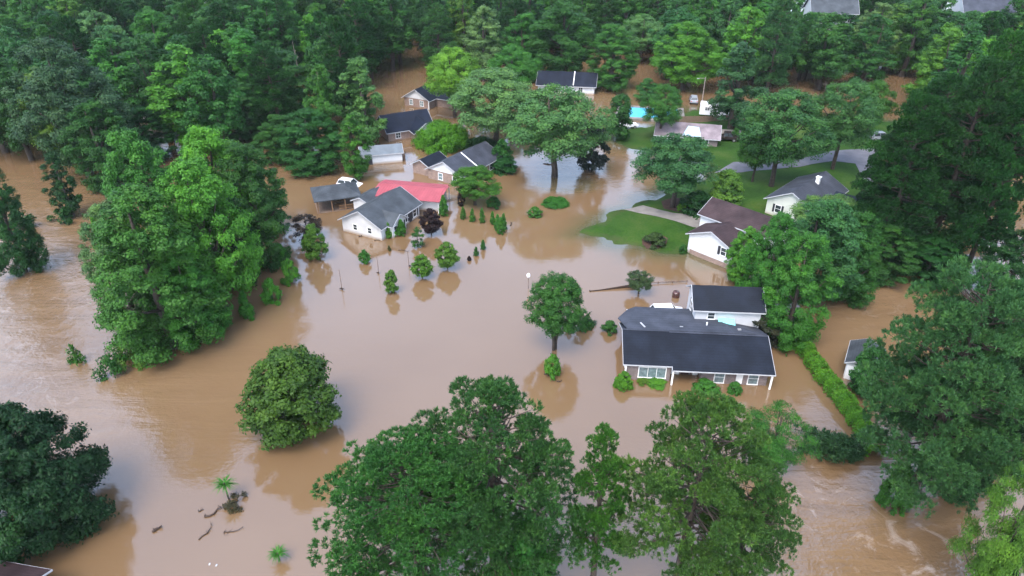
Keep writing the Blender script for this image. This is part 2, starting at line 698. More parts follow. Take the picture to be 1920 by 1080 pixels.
FLOW = [(at(60, 560), 16, 34, .9), (at(120, 420), 22, 30, .7), (at(90, 720), 18, 14, .75), (at(1580, 960), 15, 11, 1.0),
        (at(1620, 560), 9, 12, .75), (at(1750, 1050), 16, 9, 1.0), (at(1240, 310), 6, 10, .35), (at(360, 760), 14, 8, .3),
        (at(1120, 330), 10, 10, .25)]


def flow(x, y):
    f = np.zeros(x.shape)
    for (c, rx, ry, a) in FLOW:
        q = ((x - c[0]) / rx) ** 2 + ((y - c[1]) / ry) ** 2
        f = np.maximum(f, a * np.exp(-q * .9))
    return np.clip(f + .03, 0, 1)


def shallow(x, y):
    return np.clip(1 + terrain(x, y) / .42, 0, 1) ** 1.5 * .85


wx = np.unique(np.concatenate([[-3000, -1000, -400], np.arange(-220, 220, 2.0), [400, 1000, 3000]]))
wy = np.unique(np.concatenate([[-600, -100, 0], np.arange(16, 240, 2.0), [260, 300, 600, 1500, 4000]]))
grid('flood_water', wx, wy, lambda x, y: x * 0, water_mat(), (('flow', flow), ('shallow', shallow)))


def drape(name, ring, mat, lift=.05, step=.8):
    """a paved sheet following the ground inside a pixel ring"""
    poly = np.array([at(*p, .7) for p in ring])
    x0, y0 = poly.min(0)
    x1, y1 = poly.max(0)
    import bmesh
    bm = bmesh.new()
    vs = [bm.verts.new((p[0], p[1], 0)) for p in poly]
    bm.faces.new(vs)
    for k in range(int((x1 - x0) / step)):
        g = bm.verts[:] + bm.edges[:] + bm.faces[:]
        bmesh.ops.bisect_plane(bm, geom=g, plane_co=(x0 + (k + .5) * step, 0, 0), plane_no=(1, 0, 0))
    for k in range(int((y1 - y0) / step)):
        g = bm.verts[:] + bm.edges[:] + bm.faces[:]
        bmesh.ops.bisect_plane(bm, geom=g, plane_co=(0, y0 + (k + .5) * step, 0), plane_no=(0, 1, 0))
    for v in bm.verts:
        v.co.z = float(terrain(v.co.x, v.co.y)) + lift
    bmesh.ops.recalc_face_normals(bm, faces=bm.faces)
    me = bpy.data.meshes.new(name)
    bm.to_mesh(me)
    bm.free()
    me.materials.append(mat)
    o = bpy.data.objects.new(name, me)
    COL.objects.link(o)
    o['kind'] = 'structure'
    return o


drape('driveway', [(1170, 386), (1206, 380), (1262, 398), (1345, 408), (1345, 425), (1300, 424), (1240, 406), (1196, 393)], M['concrete'])
drape('road', [(1340, 318), (1375, 302), (1440, 304), (1500, 300), (1560, 284), (1640, 276), (1700, 274), (1700, 305), (1640, 312),
               (1604, 306), (1560, 303), (1500, 314), (1440, 318), (1390, 320)], M['asphalt'])
drape('driveway', [(1604, 306), (1640, 312), (1660, 360), (1628, 356)], M['asphalt'], .06)
drape('driveway', [(1255, 246), (1330, 240), (1390, 246), (1385, 264), (1330, 262), (1258, 262)], M['concrete'])
drape('mulch_bed', [(1240, 372), (1262, 366), (1300, 372), (1335, 376), (1345, 396), (1322, 401), (1272, 396), (1245, 388)], M['mulch'], .06)
drape('mulch_bed', [(1204, 444), (1216, 438), (1240, 437), (1253, 443), (1250, 453), (1236, 459), (1214, 459), (1205, 452)], M['mulch'], .06)


# ------------------------------------------------------------------ houses
def gable(root, x0, x1, y0, y1, zb, ze, zr, axis, wall, roof, over=.4, th=.14, trim=True, wname='wall', ends=(1, 1)):
    bm_, hw = ((y0 + y1) / 2, (y1 - y0) / 2) if axis == 'x' else ((x0 + x1) / 2, (x1 - x0) / 2)
    a0, a1 = (x0, x1) if axis == 'x' else (y0, y1)
    sl = (zr - ze) / hw
    poly = [(bm_ - hw, zb), (bm_ + hw, zb), (bm_ + hw, ze), (bm_, zr), (bm_ - hw, ze)]
    MB().prism(poly, axis, a0, a1).build(wname, wall, root)
    e = hw + over
    zl = ze - over * sl
    m = MB()
    o0, o1 = a0 - over * ends[0], a1 + over * ends[1]
    prof = [(bm_ - e, zl + .01), (bm_, zr + .01), (bm_ + e, zl + .01), (bm_ + e, zl + th), (bm_, zr + th), (bm_ - e, zl + th)]
    def P(p, a):
        return (a, p[0], p[1]) if axis == 'x' else (p[0], a, p[1])
    n = 24
    vs, fs = [], []
    for i in range(n + 1):
        a = o0 + (o1 - o0) * i / n
        # a ridge that is never ruler-straight
        wob = .018 * math.sin(a * 1.3 + zr) + .012 * math.sin(a * 3.1)
        vs += [P((p[0], p[1] + (wob if k in (4,) else 0)), a) for k, p in enumerate(prof)]
    for i in range(n):
        b = i * 6
        fs += [(b + k, b + (k + 1) % 6, b + 6 + (k + 1) % 6, b + 6 + k) for k in range(6)]
    for b in (0, n * 6):
        fs += [(b, b + 1, b + 4, b + 5), (b + 1, b + 2, b + 3, b + 4)]
    m.add(vs, fs)
    m.build('roof', roof, root)
    if trim:
        f = MB()
        for s in (-1, 1):
            f.bar(P((bm_ + s * (e + .02), zl + .03), o0 - .03), P((bm_ + s * (e + .02), zl + .03), o1 + .03), .05, .15)
            for a, en in ((o0 - .03, ends[0]), (o1 + .03, ends[1])):
                if en:
                    f.bar(P((bm_ + s * (e - .01), zl + .05), a), P((bm_ + s * .015, zr + .05), a), .05, .14)
        f.build('fascia', M['trim'], root)


def window(root, x, y, z, w_, h_, facing, pane=None, shutters=0, bars=(1, 1), frame=None):
    n = {'-y': Vector((0, -1, 0)), '+y': Vector((0, 1, 0)), '-x': Vector((-1, 0, 0)), '+x': Vector((1, 0, 0))}[facing]
    t = Vector((0, 0, 1)).cross(n)
    c = Vector((x, y, z))

    def ob(m, u0, u1, v0, v1, d0, d1):
        vs = [c + t * u + Vector((0, 0, v)) + n * d for d in (d0, d1) for v in (v0, v1) for u in (u0, u1)]
        m.add(vs, [(0, 2, 3, 1), (4, 5, 7, 6), (0, 1, 5, 4), (2, 6, 7, 3), (0, 4, 6, 2), (1, 3, 7, 5)])
    m = MB()
    f = .09
    ob(m, -w_ / 2 - f, w_ / 2 + f, h_ / 2, h_ / 2 + f, -.02, .06)
    ob(m, -w_ / 2 - f * 1.3, w_ / 2 + f * 1.3, -h_ / 2 - f, -h_ / 2, -.02, .09)
    ob(m, -w_ / 2 - f, -w_ / 2, -h_ / 2, h_ / 2, -.02, .06)
    ob(m, w_ / 2, w_ / 2 + f, -h_ / 2, h_ / 2, -.02, .06)
    for k in range(1, bars[0] + 1):
        u = -w_ / 2 + w_ * k / (bars[0] + 1)
        ob(m, u - .025, u + .025, -h_ / 2, h_ / 2, -.02, .04)
    for k in range(1, bars[1] + 1):
        v = -h_ / 2 + h_ * k / (bars[1] + 1)
        ob(m, -w_ / 2, w_ / 2, v - .02, v + .02, -.02, .038)
    wo = m.build('window', frame or M['white'], root)
    p = MB()
    ob(p, -w_ / 2, w_ / 2, -h_ / 2, h_ / 2, -.02, .015)
    p.build('pane', pane or M['glass'], wo)
    if shutters:
        for s in (-1, 1):
            q = MB()
            u = s * (w_ / 2 + f + .02 + shutters / 2)
            ob(q, u - shutters / 2, u + shutters / 2, -h_ / 2 - f, h_ / 2 + f, -.02, .05)
            for k in range(5):
                v = -h_ / 2 + h_ * (k + .5) / 5
                ob(q, u - shutters * .38, u + shutters * .38, v - .04, v + .04, .05, .065)
            q.build('shutter', M['shutter'], root)
    return wo


def slab(m, p, th):
    """a quad thickened downwards"""
    p = [Vector(q) for q in p]
    n = (p[1] - p[0]).cross(p[3] - p[0]).normalized()
    if n.z < 0:
        n = -n
    vs = p + [q - n * th for q in p]
    return m.add(vs, [(0, 1, 2, 3), (7, 6, 5, 4), (0, 4, 5, 1), (1, 5, 6, 2), (2, 6, 7, 3), (3, 7, 4, 0)])


# --- the big ranch house with the two-storey wing (lower right)
r = empty('ranch_house', (12.5, 60.05, 0), R(-4.3), 'flooded dark-roofed brick ranch house with white two-storey wing behind, nearest whole house', 'house')
# left wing and right range share the ridge; the right eave runs further out over the entry
m = MB()
m.box(.2, 5.0, .1, 7.6, -1.3, 2.1)
m.box(5.0, 8.4, 1.5, 7.6, -1.3, 2.05)
m.box(8.4, 15.5, .1, 7.6, -1.3, 2.15)
m.build('wall', M['grey_brick'], r)
MB().prism([(.3, 2.1), (7.5, 2.1), (4.05, 3.72)], 'x', .25, .45).build('gable_end', M['white_siding'], r)
MB().prism([(.3, 2.0), (7.5, 2.0), (4.05, 3.65)], 'x', 15.3, 15.53).build('gable_end', M['white_siding'], r)
m = MB()
slab(m, [(-.25, -.20, 2.28), (5.0, -.20, 2.28), (5.0, 4.05, 4.02), (-.25, 4.05, 4.02)], .14)
slab(m, [(5.0, -.62, 2.06), (16.0, -.62, 2.06), (16.0, 4.05, 3.9), (5.0, 4.05, 3.9)], .14)
slab(m, [(-.25, 4.06, 4.02), (5.0, 4.06, 4.02), (5.0, 8.0, 2.30), (-.25, 8.0, 2.30)], .14)
slab(m, [(5.0, 4.06, 3.9), (16.0, 4.06, 3.9), (16.0, 7.9, 2.25), (5.0, 7.9, 2.25)], .14)
m.build('roof', M['roof_slate'], r)
m = MB()
slab(m, [(.3, 4.25, 4.0), (12.2, 4.25, 3.98), (11.0, 11.2, 2.62), (1.9, 11.2, 2.62)], .12)
slab(m, [(.3, 4.25, 4.0), (1.9, 11.2, 2.62), (.9, 10.6, 2.55), (-.4, 8.6, 2.55)], .12)
slab(m, [(12.2, 4.25, 3.98), (15.95, 4.3, 3.93), (15.95, 7.95, 2.4), (11.6, 7.95, 3.2)], .12)
o = m.build('rear_roof', M['roof_slate_pale'], r)  # sky sheen seen at a low angle is partly put into this colour
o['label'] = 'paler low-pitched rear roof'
MB().box(.8, 11, 7.6, 10.7, -1.3, 2.5).build('rear_wall', M['white_siding'], r)
m = MB()
m.bar((-.3, -.23, 2.19), (5.02, -.23, 2.19), .05, .13)
m.bar((4.95, -.65, 1.97), (16.05, -.65, 1.97), .05, .13)
m.bar((16.03, -.62, 2.01), (16.03, 4.05, 3.85), .04, .09)
m.bar((16.03, 4.06, 3.85), (16.03, 7.9, 2.2), .04, .09)
m.bar((-.28, -.28, 2.14), (-.28, 4.05, 3.97), .04, .09)
m.bar((-.28, 4.06, 3.97), (-.28, 8.0, 2.25), .04, .09)
m.bar((5.02, -.62, 2.10), (5.02, -.20, 2.24), .05, .12)
m.build('fascia', M['trim'], r)
for (px, py) in ((5.15, -.5), (15.75, -.5), (.05, -.08)):
    MB().box(px - .09, px + .09, py - .09, py + .09, -1.2, 1.93 if px > 1 else 2.1).build('porch_post', M['white'], r)
window(r, 3.0, .1, 1.1, 2.9, 1.35, '-y', M['curtain'], 0, (2, 0))
window(r, 10.35, .1, .9, 1.0, 1.5, '-y', M['curtain'], 0, (0, 1))
window(r, 14.0, .1, .9, 1.0, 1.5, '-y', M['curtain'], 0, (0, 1))
window(r, .2, 2.6, 1.05, 1.6, 1.2, '-x', M['curtain'], 0, (1, 1))
d = MB().box(6.4, 7.5, 1.43, 1.5, -1.2, 1.5).build('door', M['door'], r)
MB().box(7.32, 7.40, 1.36, 1.43, .1, .3).build('handle', M['steel'], d)
MB().box(5.35, 6.2, 1.42, 1.5, -.2, 1.55).build('sidelight', M['white'], r)
MB().box(7.75, 8.3, 1.42, 1.5, -.2, 1.55).build('sidelight', M['white'], r)
MB().box(12.15, 12.85, .0, .1, .15, 1.45).build('wall_panel', M['white'], r)
MB().box(-.2, 5.0, 3.93, 4.17, 4.0, 4.05).build('ridge_cap', M['roof_slate_pale'], r)
MB().box(5.02, 15.95, 3.93, 4.17, 3.89, 3.93).build('ridge_cap', M['roof_slate_pale'], r)
for vx, vy, vz in ((6.6, 5.4, 3.55), (13.2, 5.6, 3.45)):
    MB().box(vx - .2, vx + .2, vy - .2, vy + .2, vz - .3, vz + .22).build('roof_vent', M['steel'], r, .04)
bm_ = MB()
bm_.tube([(9.6, 6.2, 3.0), (9.6, 6.2, 4.0)], [.09, .09], 10)
bm_.build('vent_pipe', M['white'], r)
MB().bar((2.0, 6.1, 3.66), (2.35, 4.8, 3.95), .16, .07).build('flashing', M['trim'], r)
# two-storey wing
gable(r, 8.55, 16.1, 8.05, 13.0, -1.3, 4.75, 6.3, 'x', M['white_siding'], M['roof_slate'], .38, wname='upper_wall')
window(r, 10.4, 8.05, 3.75, .75, .8, '-y', None, 0, (0, 1))
window(r, 14.2, 8.05, 1.2, .9, 1.1, '-y', None, 0, (0, 1))
window(r, 8.55, 10.6, 3.4, 1.0, 1.3, '-x', None, .3, (0, 1))
m = MB()
slab(m, [(11.2, 6.55, 3.05), (13.1, 6.55, 3.05), (13.1, 7.95, 3.55), (11.2, 7.95, 3.55)], .06)
m.build('awning', M['turquoise'], r)

# --- white house with the grey roof (upper left of centre)
ang = math.atan2(104.0 - 95.4, -15.0 - -19.4)
r = empty('white_house', (-21.0, 100.0, 0), ang, 'white sided house with grey gable roof beside the pink metal roof', 'house')
gable(r, -4.9, 5.4, -3.6, 3.9, -1.3, 2.25, 4.25, 'x', M['white_siding'], M['roof_grey'], .45)
window(r, -4.9, 1.4, 1.25, .7, .9, '-x', None, 0, (0, 1))
window(r, -4.9, -1.4, 1.25, .7, .9, '-x', None, 0, (0, 1))
gable(r, -3.4, .2, -4.6, -1.0, -1.3, 2.15, 3.35, 'y', M['white_siding'], M['roof_grey'], .35, wname='porch_wall', ends=(1, 0))
window(r, -2.6, -4.6, 1.1, .75, 1.3, '-y', None, 0, (0, 1))
window(r, -.9, -4.6, 1.1, .75, 1.3, '-y', None, .38, (0, 1))
window(r, 1.5, -3.6, 1.1, .9, 1.3, '-y', None, .42, (0, 1))
window(r, 4.1, -3.6, 1.1, .9, 1.3, '-y', None, .42, (0, 1))
MB().box(2.5, 3.2, -3.68, -3.6, -.6, 1.7).build('door', M['shutter'], r)
gable(r, 2.0, 6.8, 3.95, 7.2, -1.3, 2.0, 2.7, 'x', M['white_siding'], M['roof_grey'], .3, wname='rear_wall')

# --- pink-red metal roofed shelter behind the white house
r = empty('carport', (-17.4, 108.3, 0), R(-12), 'long low carport with faded pink-red metal roof behind white house', 'carport')
m = MB()
n = 26
vs, fs = [], []
for i in range(n + 1):
    x = -5.8 + 12.2 * i / n
    vs += [(x, -3.6 - .02 * x, 2.35), (x, .6, 2.95), (x, 3.4, 2.5)]
    vs += [(x, -3.6 - .02 * x, 2.28), (x, .6, 2.88), (x, 3.4, 2.43)]
    if i < n:
        b = i * 6
        fs += [(b, b + 6, b + 7, b + 1), (b + 1, b + 7, b + 8, b + 2), (b + 3, b + 4, b + 10, b + 9), (b + 4, b + 5, b + 11, b + 10),
               (b, b + 3, b + 9, b + 6), (b + 2, b + 8, b + 11, b + 5)]
fs += [(0, 1, 4, 3), (1, 2, 5, 4), (n * 6, n * 6 + 3, n * 6 + 4, n * 6 + 1), (n * 6 + 1, n * 6 + 4, n * 6 + 5, n * 6 + 2)]
m.add(vs, fs)
for i in range(1, n):                                              # standing seams
    x = -5.8 + 12.2 * i / n
    m.bar((x, -3.55 - .02 * x, 2.375), (x, .58, 2.965), .04, .04)
    m.bar((x, .62, 2.962), (x, 3.36, 2.525), .04, .04)
m.build('roof', M['roof_red'], r)
for x in (-5.4, -1.5, 2.4, 6.0):
    for y in (-3.2, 3.0):
        MB().box(x - .07, x + .07, y - .07, y + .07, -1.2, 2.36).build('post', M['white'], r)
MB().box(1.0, 5.6, -2.4, 2.6, -1.2, 2.3).build('wall', M['white_siding'], r)

# --- open pavilion
r = empty('pavilion', (-30.0, 107.9, 0), R(20), 'open wooden pavilion with dark shingled roof and lumber railing', 'pavilion')
m = MB()
L_, W_ = 3.9, 3.3
top = [(-1.4, 0, 3.55), (1.4, 0, 3.55)]
ev = [(-L_, -W_, 2.3), (L_, -W_, 2.3), (L_, W_, 2.3), (-L_, W_, 2.3)]
m.add(ev + top + [(x, y, 2.16) for x, y, z in ev],
      [(0, 1, 5, 4), (1, 2, 5), (2, 3, 4, 5), (3, 0, 4), (0, 6, 7, 1), (1, 7, 8, 2), (2, 8, 9, 3), (3, 9, 6, 0), (9, 8, 7, 6)])
m.build('roof', M['roof_grey'], r)
for x in (-3.4, -1.1, 1.1, 3.4):
    for y in (-2.85, 2.85):
        MB().box(x - .09, x + .09, y - .09, y + .09, -1.2, 2.18).build('post', M['wood'], r)
MB().box(-3.6, 3.6, -3.0, 3.0, -1.0, .04).build('deck', M['old_wood'], r)
rl = MB()
for a, b in (((.0, -2.85), (3.3, -2.85)), ((3.4, -2.75), (3.4, 2.75))):
    for z in (.3, .9):
        rl.bar((*a, z), (*b, z), .06, .1)
    for k in range(17):
        t_ = (k + .5) / 17
        rl.bar((a[0] + (b[0] - a[0]) * t_, a[1] + (b[1] - a[1]) * t_, .3), (a[0] + (b[0] - a[0]) * t_, a[1] + (b[1] - a[1]) * t_, .9), .05, .05)
rl.build('railing', M['wood'], r)
t = empty('picnic_table', (-29.6, 107.6, .04), R(35), 'lumber picnic table under the pavilion roof', 'table')
MB().box(-.9, .9, -.4, .4, .7, .76).build('tabletop', M['wood'], t)
for s in (-1, 1):
    MB().box(-.9, .9, s * .75 - .14, s * .75 + .14, .42, .47).build('bench', M['wood'], t)
    lg = MB()
    lg.bar((s * .65, -.7, 0), (s * .65, -.25, .70), .07, .07)
    lg.bar((s * .65, .7, 0), (s * .65, .25, .70), .07, .07)
    lg.bar((s * .65, -.86, .38), (s * .65, .86, .38), .06, .06)
    lg.build('leg', M['wood'], t)
pl = empty('lumber_stack', (*at(645, 386), 0), R(14), 'loose pale boards floating in front of the pavilion', 'lumber')
for k, (dy, dz, a) in enumerate(((0, .05, 0), (.35, .05, .06), (.1, .16, -.1), (-.35, .05, .12))):
    q = MB().bar((-1.6, dy - a, dz), (1.6, dy + a, dz), .22, .07).build('board', M['wood'], pl)

# --- brick house with the white gable (centre)
ang = math.atan2(128.1 - 117.5, -5.4 - -12.3)
r = empty('brick_house', (-8.85, 122.8, 0), ang, 'flooded brick house with large white gable and slate-grey roof, behind the carport', 'house')
gable(r, -6.3, 6.3, -3.9, 3.9, -1.3, 2.0, 4.0, 'x', M['brick'], M['roof_slate_pale'], .4)
MB().prism([(-3.85, 1.95), (3.85, 1.95), (0, 3.95)], 'x', -6.36, -6.3).build('gable_end', M['white_siding'], r)
window(r, -6.3, 1.0, .95, .9, 1.2, '-x', M['curtain'], 0, (0, 1))
window(r, -6.3, -2.2, .95, .8, 1.1, '-x', None, 0, (0, 1))
window(r, -3.0, -3.9, .95, 1.0, 1.2, '-y', None, 0, (0, 1))
window(r, 3.0, -3.9, .95, 1.0, 1.2, '-y', None, 0, (0, 1))
MB().bar((-1.2, -4.28, 2.0), (-1.2, -.02, 4.22), .22, .08).build('roof_trim', M['white'], r)
gable(r, -5.6, -.5, 3.95, 8.2, -1.3, 1.8, 2.9, 'x', M['brick'], M['roof_slate'], .35, wname='wing_wall')

# --- split-level white house with brown roof (right, by the lawn)
r = empty('split_level_house', (28.6, 87.6, 0), R(-47), 'white split-level house with brown roofs beside the front lawn', 'house')
# local x along the white gable wall (towards lower right), ridge runs away along local y
gable(r, -3.6, 3.6, 0, 4.6, -1.2, 3.2, 4.75, 'y', M['white_siding'], M['roof_brown'], .4, ends=(1, 0))
MB().box(-3.2, 3.63, -.03, .5, -1.2, .75).build('reflection_band', M['brick'], r)  # brown band added for the house's dark reflection below the siding
window(r, 2.2, 0, 2.35, .75, 1.15, '-y', None, .42, (0, 1))
window(r, 3.6, 2.2, 2.3, .8, 1.15, '+x', None, .35, (0, 1))
MB().box(3.62, 3.74, -.10, .02, -1.2, 3.2).build('downspout', M['white'], r)
gable(r, -4.9, 6.0, 4.62, 11.0, -1.2, 4.5, 6.0, 'x', M['white_siding'], M['roof_brown'], .4, wname='rear_wall')
window(r, 4.9, 4.62, 2.4, .9, 1.1, '-y', None, 0, (0, 1))
st = MB()
for k in range(4):
    st.box(3.7, 5.0, .8 + k * .3, 1.1 + k * .3, -1.0, .1 + k * .18)
st.build('steps', M['concrete'], r)

# --- white house with navy roof further right
x_, y_, z_ = gat(1476, 414)
r = empty('white_house', (x_, y_, z_), R(-44), 'white house with slate-grey gable roof half hidden by trees on the right', 'house')
gable(r, -3.9, 3.9, 0, 12.0, -1.4, 2.9, 4.9, 'y', M['cream_siding'], M['roof_slate_pale'], .45)
gable(r, 3.92, 9.0, 4.0, 11.0, -1.4, 2.5, 3.9, 'x', M['cream_siding'], M['roof_navy'], .35, wname='wing_wall', ends=(0, 1))
window(r, 1.9, 0, 1.5, .9, 1.2, '-y', None, .35, (0, 1))
window(r, -1.9, 0, 1.5, .9, 1.2, '-y', None, .35, (0, 1))
window(r, 3.9, 2.0, 1.5, .9, 1.2, '+x', None, 0, (0, 1))
window(r, 6.4, 4.0, 1.3, 1.0, 1.2, '-y', None, 0, (0, 1))
m = MB()
m.box(.5, 1.1, 7.0, 7.6, 4.2, 5.6)
m.box(.42, 1.18, 6.92, 7.68, 5.6, 5.72)
m.build('chimney', M['white'], r)

# --- far houses
r = empty('brick_house', (-23.2, 165.5, 0), R(-28), 'small far brick house with a white gable and dark roof, by a yellow-green tree', 'house')
gable(r, -3.6, 3.6, 0, 10.0, -1.2, 2.2, 4.3, 'y', M['brick'], M['roof_slate'], .5)
MB().prism([(-3.55, 2.1), (3.55, 2.1), (0, 4.25)], 'y', -.07, 0).build('gable_end', M['white_siding'], r)
window(r, -1.6, 0, 1.1, .9, 1.2, '-y', M['curtain'])
window(r, 1.5, 0, 1.1, .9, 1.2, '-y', M['curtain'])
MB().box(3.7, 3.85, -.4, -.25, -1, 2).build('porch_post', M['white'], r)
gable(r, 3.65, 8.6, 3.0, 9.0, -1.2, 2.1, 3.4, 'x', M['brick'], M['roof_slate'], .4, wname='wing_wall')

r = empty('brick_house', (-23.0, 146.0, 0), R(28), 'dark navy-roofed house with white gable, beside the big clipped green thicket', 'house')
gable(r, -5.5, 4.5, -3.6, 3.6, -1.2, 2.1, 4.6, 'x', M['brick'], M['roof_navy'], .45)
gable(r, -.5, 4.3, -6.5, -1, -1.2, 2.0, 3.7, 'y', M['brick'], M['roof_navy'], .4, wname='front_wall', ends=(1, 0))
MB().prism([(-.45, 1.95), (4.25, 1.95), (1.9, 3.65)], 'y', -6.57, -6.5).build('gable_end', M['white_siding'], r)
window(r, 1.9, -6.5, 1.0, 1.0, 1.1, '-y')
window(r, -3.3, -3.6, 1.0, 1.0, 1.1, '-y')

r = empty('white_shed', (-25.6, 129.5, 0), R(14), 'long white outbuilding with pale grey tin roof and an open dark doorway', 'shed')
gable(r, -4.2, 3.6, -2.3, 2.3, -1.2, 2.0, 2.9, 'x', M['white_siding'], M['roof_tin'], .3)
MB().box(-3.7, -2.2, -2.36, -2.3, -.3, 1.25).build('door', M['shutter'], r)  # dark panel; its colour stands in for the shade inside the open doorway
MB().box(3.65, 4.3, -1.2, .8, -1, 1.0).build('lean_to', M['old_wood'], r)

r = empty('far_house', (14.8, 181.5, 0), R(-9), 'far house with long dark navy roof above the crown of the broad tree', 'house')
gable(r, -7.6, 7.0, -3.6, 3.6, -1.2, 2.2, 4.6, 'x', M['white_siding'], M['roof_navy'], .5)
MB().bar((1.6, -.03, 4.85), (1.6, -4.0, 2.3), .2, .08).build('roof_trim', M['white'], r)
window(r, 3.5, -3.6, 1.1, 1.0, 1.1, '-y')
window(r, 7.0, .2, 1.1, 1.0, 1.1, '+x')

x_, y_, z_ = gat(1300, 262)
r = empty('grey_roofed_house', (x_ - 1.0, y_ + 1.0, z_), R(-14), 'low house with worn mauve-grey roof and blue tarp patch, behind the lawn trees', 'house')
gable(r, -6.4, 6.0, -3.8, 3.8, -1.2, 1.6, 3.2, 'x', M['grey_brick'], shingle('mauve_shingles', (.17, .14, .15)), .5)
m = MB()
slab(m, [(-1.2, -3.9, 1.78), (2.6, -3.9, 1.78), (2.0, -1.2, 2.92), (-.2, -1.0, 2.98)], .04)
m.build('tarp_patch', plain('pale_blue_tarp', (.38, .52, .60), .45, .15, 1), r)
window(r, -3.5, -3.8, .7, 1.1, 1.0, '-y')
window(r, 3.6, -3.8, .7, 1.1, 1.0, '-y')

x_, y_, z_ = gat(1345, 222)
r = empty('white_trailer', (x_ - .5, y_ + 1.5, z_), R(-16), 'white box-shaped camper standing behind the brown board fence', 'camper')
MB().box(-3.3, 3.3, -1.25, 1.25, .55, 3.1).build('body', M['white_paint'], r, .12)
window(r, -1.6, -1.25, 2.0, 1.0, .7, '-y')
window(r, 1.7, -1.25, 2.0, 1.2, .7, '-y')
for x in (-.6, .6):
    MB().wheel((x, -1.1, .36), .36, .22).build('wheel', M['tyre'], r)
MB().box(-.1, .5, -1.32, -1.25, .8, 2.6).build('door', M['white'], r)

for (px, py, hh, lab, ww, mt) in ((1555, 28, 6.5, 'far white house with grey roof above the forest edge, at the top of the view', 12, M['roof_grey']),
                                  (1838, 26, 7.0, 'far white house with pale grey roof at the upper right skyline', 13, M['roof_slate_pale'])):
    x_, y_ = at(px, py, 14)
    r = empty('far_house', (x_, y_, 0), R(-8), lab, 'house')
    gable(r, -ww / 2, ww / 2, -5, 5, -1.2, 15.5, 19.5, 'x', M['white_siding'], mt, .5)
    for k in range(4):
        window(r, -ww / 2 + ww * (k + .5) / 4, -5, 13.6, 1.2, 1.5, '-y')

for (px, py, rz, lab) in ((398, 208, 20, 'pale house wall glimpsed between the left forest trunks'),
                          (292, 222, -15, 'white-trimmed house corner glimpsed deep in the left forest')):
    x_, y_ = at(px, py)
    r = empty('forest_house', (x_, y_, 0), R(rz), lab, 'house')
    gable(r, -5, 5, -3.5, 3.5, -1.2, 2.4, 4.2, 'x', M['white_siding'], M['roof_brown'], .4)
    window(r, -2.2, -3.5, 1.2, 1.0, 1.2, '-y')
    window(r, 2.2, -3.5, 1.2, 1.0, 1.2, '-y')

x_, y_ = at(1596, 706)
r = empty('white_shed', (x_ + 1.2, y_ + .5, 0), R(-30), 'small white shed with grey roof beside the tall pine and hedge', 'shed')
gable(r, -1.6, 1.6, -1.7, 2.6, -1.2, 2.2, 3.0, 'y', M['white_siding'], M['roof_grey'], .25)
window(r, .2, -1.7, 1.6, .6, .7, '-y')
d = MB().box(-1.5, -.7, -1.76, -1.7, -1, 1.8).build('door', M['white'], r)
MB().box(-.85, -.78, -1.82, -1.76, .4, .6).build('handle', M['steel'], d)

# corner of a roof close below the camera at the lower left
x_, y_ = at(97, 1069, 2.5)
r = empty('near_house', (x_ - 6.20, y_ - 3.96, 0), R(-10.2), 'brown-grey roof corner with pale metal edge, lowest left', 'house')
gable(r, -5.5, 5.0, -4.6, 4.6, -1.3, 2.6, 4.6, 'x', M['brick'], M['roof_brown'], .4)
window(r, -2.5, 4.6, 1.1, 1.0, 1.1, '+y')
window(r, 2.5, 4.6, 1.1, 1.0, 1.1, '+y')


# ------------------------------------------------------------------ vehicles
def car(name, x, y, z, rz, mat, label, cat, truck=False):
    r = empty(name, (x, y, z), rz, label, cat)
    if truck:
        side = [(-2.6, .45), (2.55, .45), (2.65, .75), (2.55, 1.02), (1.45, 1.1), (.95, 1.1), (-2.6, 1.1)]
        cab = [(-.75, 1.06), (1.35, 1.06), (.65, 1.78), (-.6, 1.80)]
    else:
        side = [(-2.25, .42), (2.2, .42), (2.3, .7), (2.15, .92), (1.2, 1.05), (-2.2, 1.08), (-2.3, .8)]
        cab = [(-2.1, 1.03), (1.25, 1.03), (.55, 1.66), (-1.75, 1.66)]
    MB().prism(side, 'y', -.92, .92).build('body', mat, r, .09)
    q = MB()
    n_ = len(cab)
    vs = [(p[0], s * (.86 if p[1] < 1.2 else .66), p[1]) for s in (-1, 1) for p in cab]
    q.add(vs, [tuple(range(n_)), tuple(range(n_, 2 * n_))[::-1]] + [(i, (i + 1) % n_, n_ + (i + 1) % n_, n_ + i) for i in range(n_)])
    q.build('cabin', M['glass'], r, .04)
    rf = MB()
    a, b = cab[3][0], cab[2][0]
    rf.box(a - .05, b + .05, -.69, .69, cab[2][1] - .03, cab[2][1] + .06)
    rf.build('car_roof', mat, r, .025)
    pil = MB()
    for s in (-1, 1):
        for p0, p1 in ((cab[1], cab[2]), (cab[0], cab[3])):
            pil.bar((p0[0], s * .88, p0[1]), (p1[0], s * .69, p1[1]), .09, .09)
        mx_ = (cab[0][0] + cab[1][0]) / 2
        pil.bar((mx_, s * .88, 1.05), ((a + b) / 2, s * .69, cab[2][1]), .09, .06)
    pil.build('pillar', mat, r)
    for sx in (-1.45, 1.45):
        for sy in (-.86, .86):
            wl = MB().wheel((sx, sy, .34), .35, .22).build('wheel', M['tyre'], r)
            MB().wheel((sx, sy + math.copysign(.10, sy), .34), .2, .06).build('rim', M['rim'], wl)
    for sy in (-.68, .68):
        MB().box(2.2, 2.32 if not truck else 2.68, sy - .17, sy + .17, .66, .82).build('headlight', M['lamp_lens'], r, .02)
        MB().box(-2.66 if truck else -2.35, -2.2, sy - .12, sy + .12, .75, .95).build('tail_lamp', M['red_lens'], r, .02)
    return r


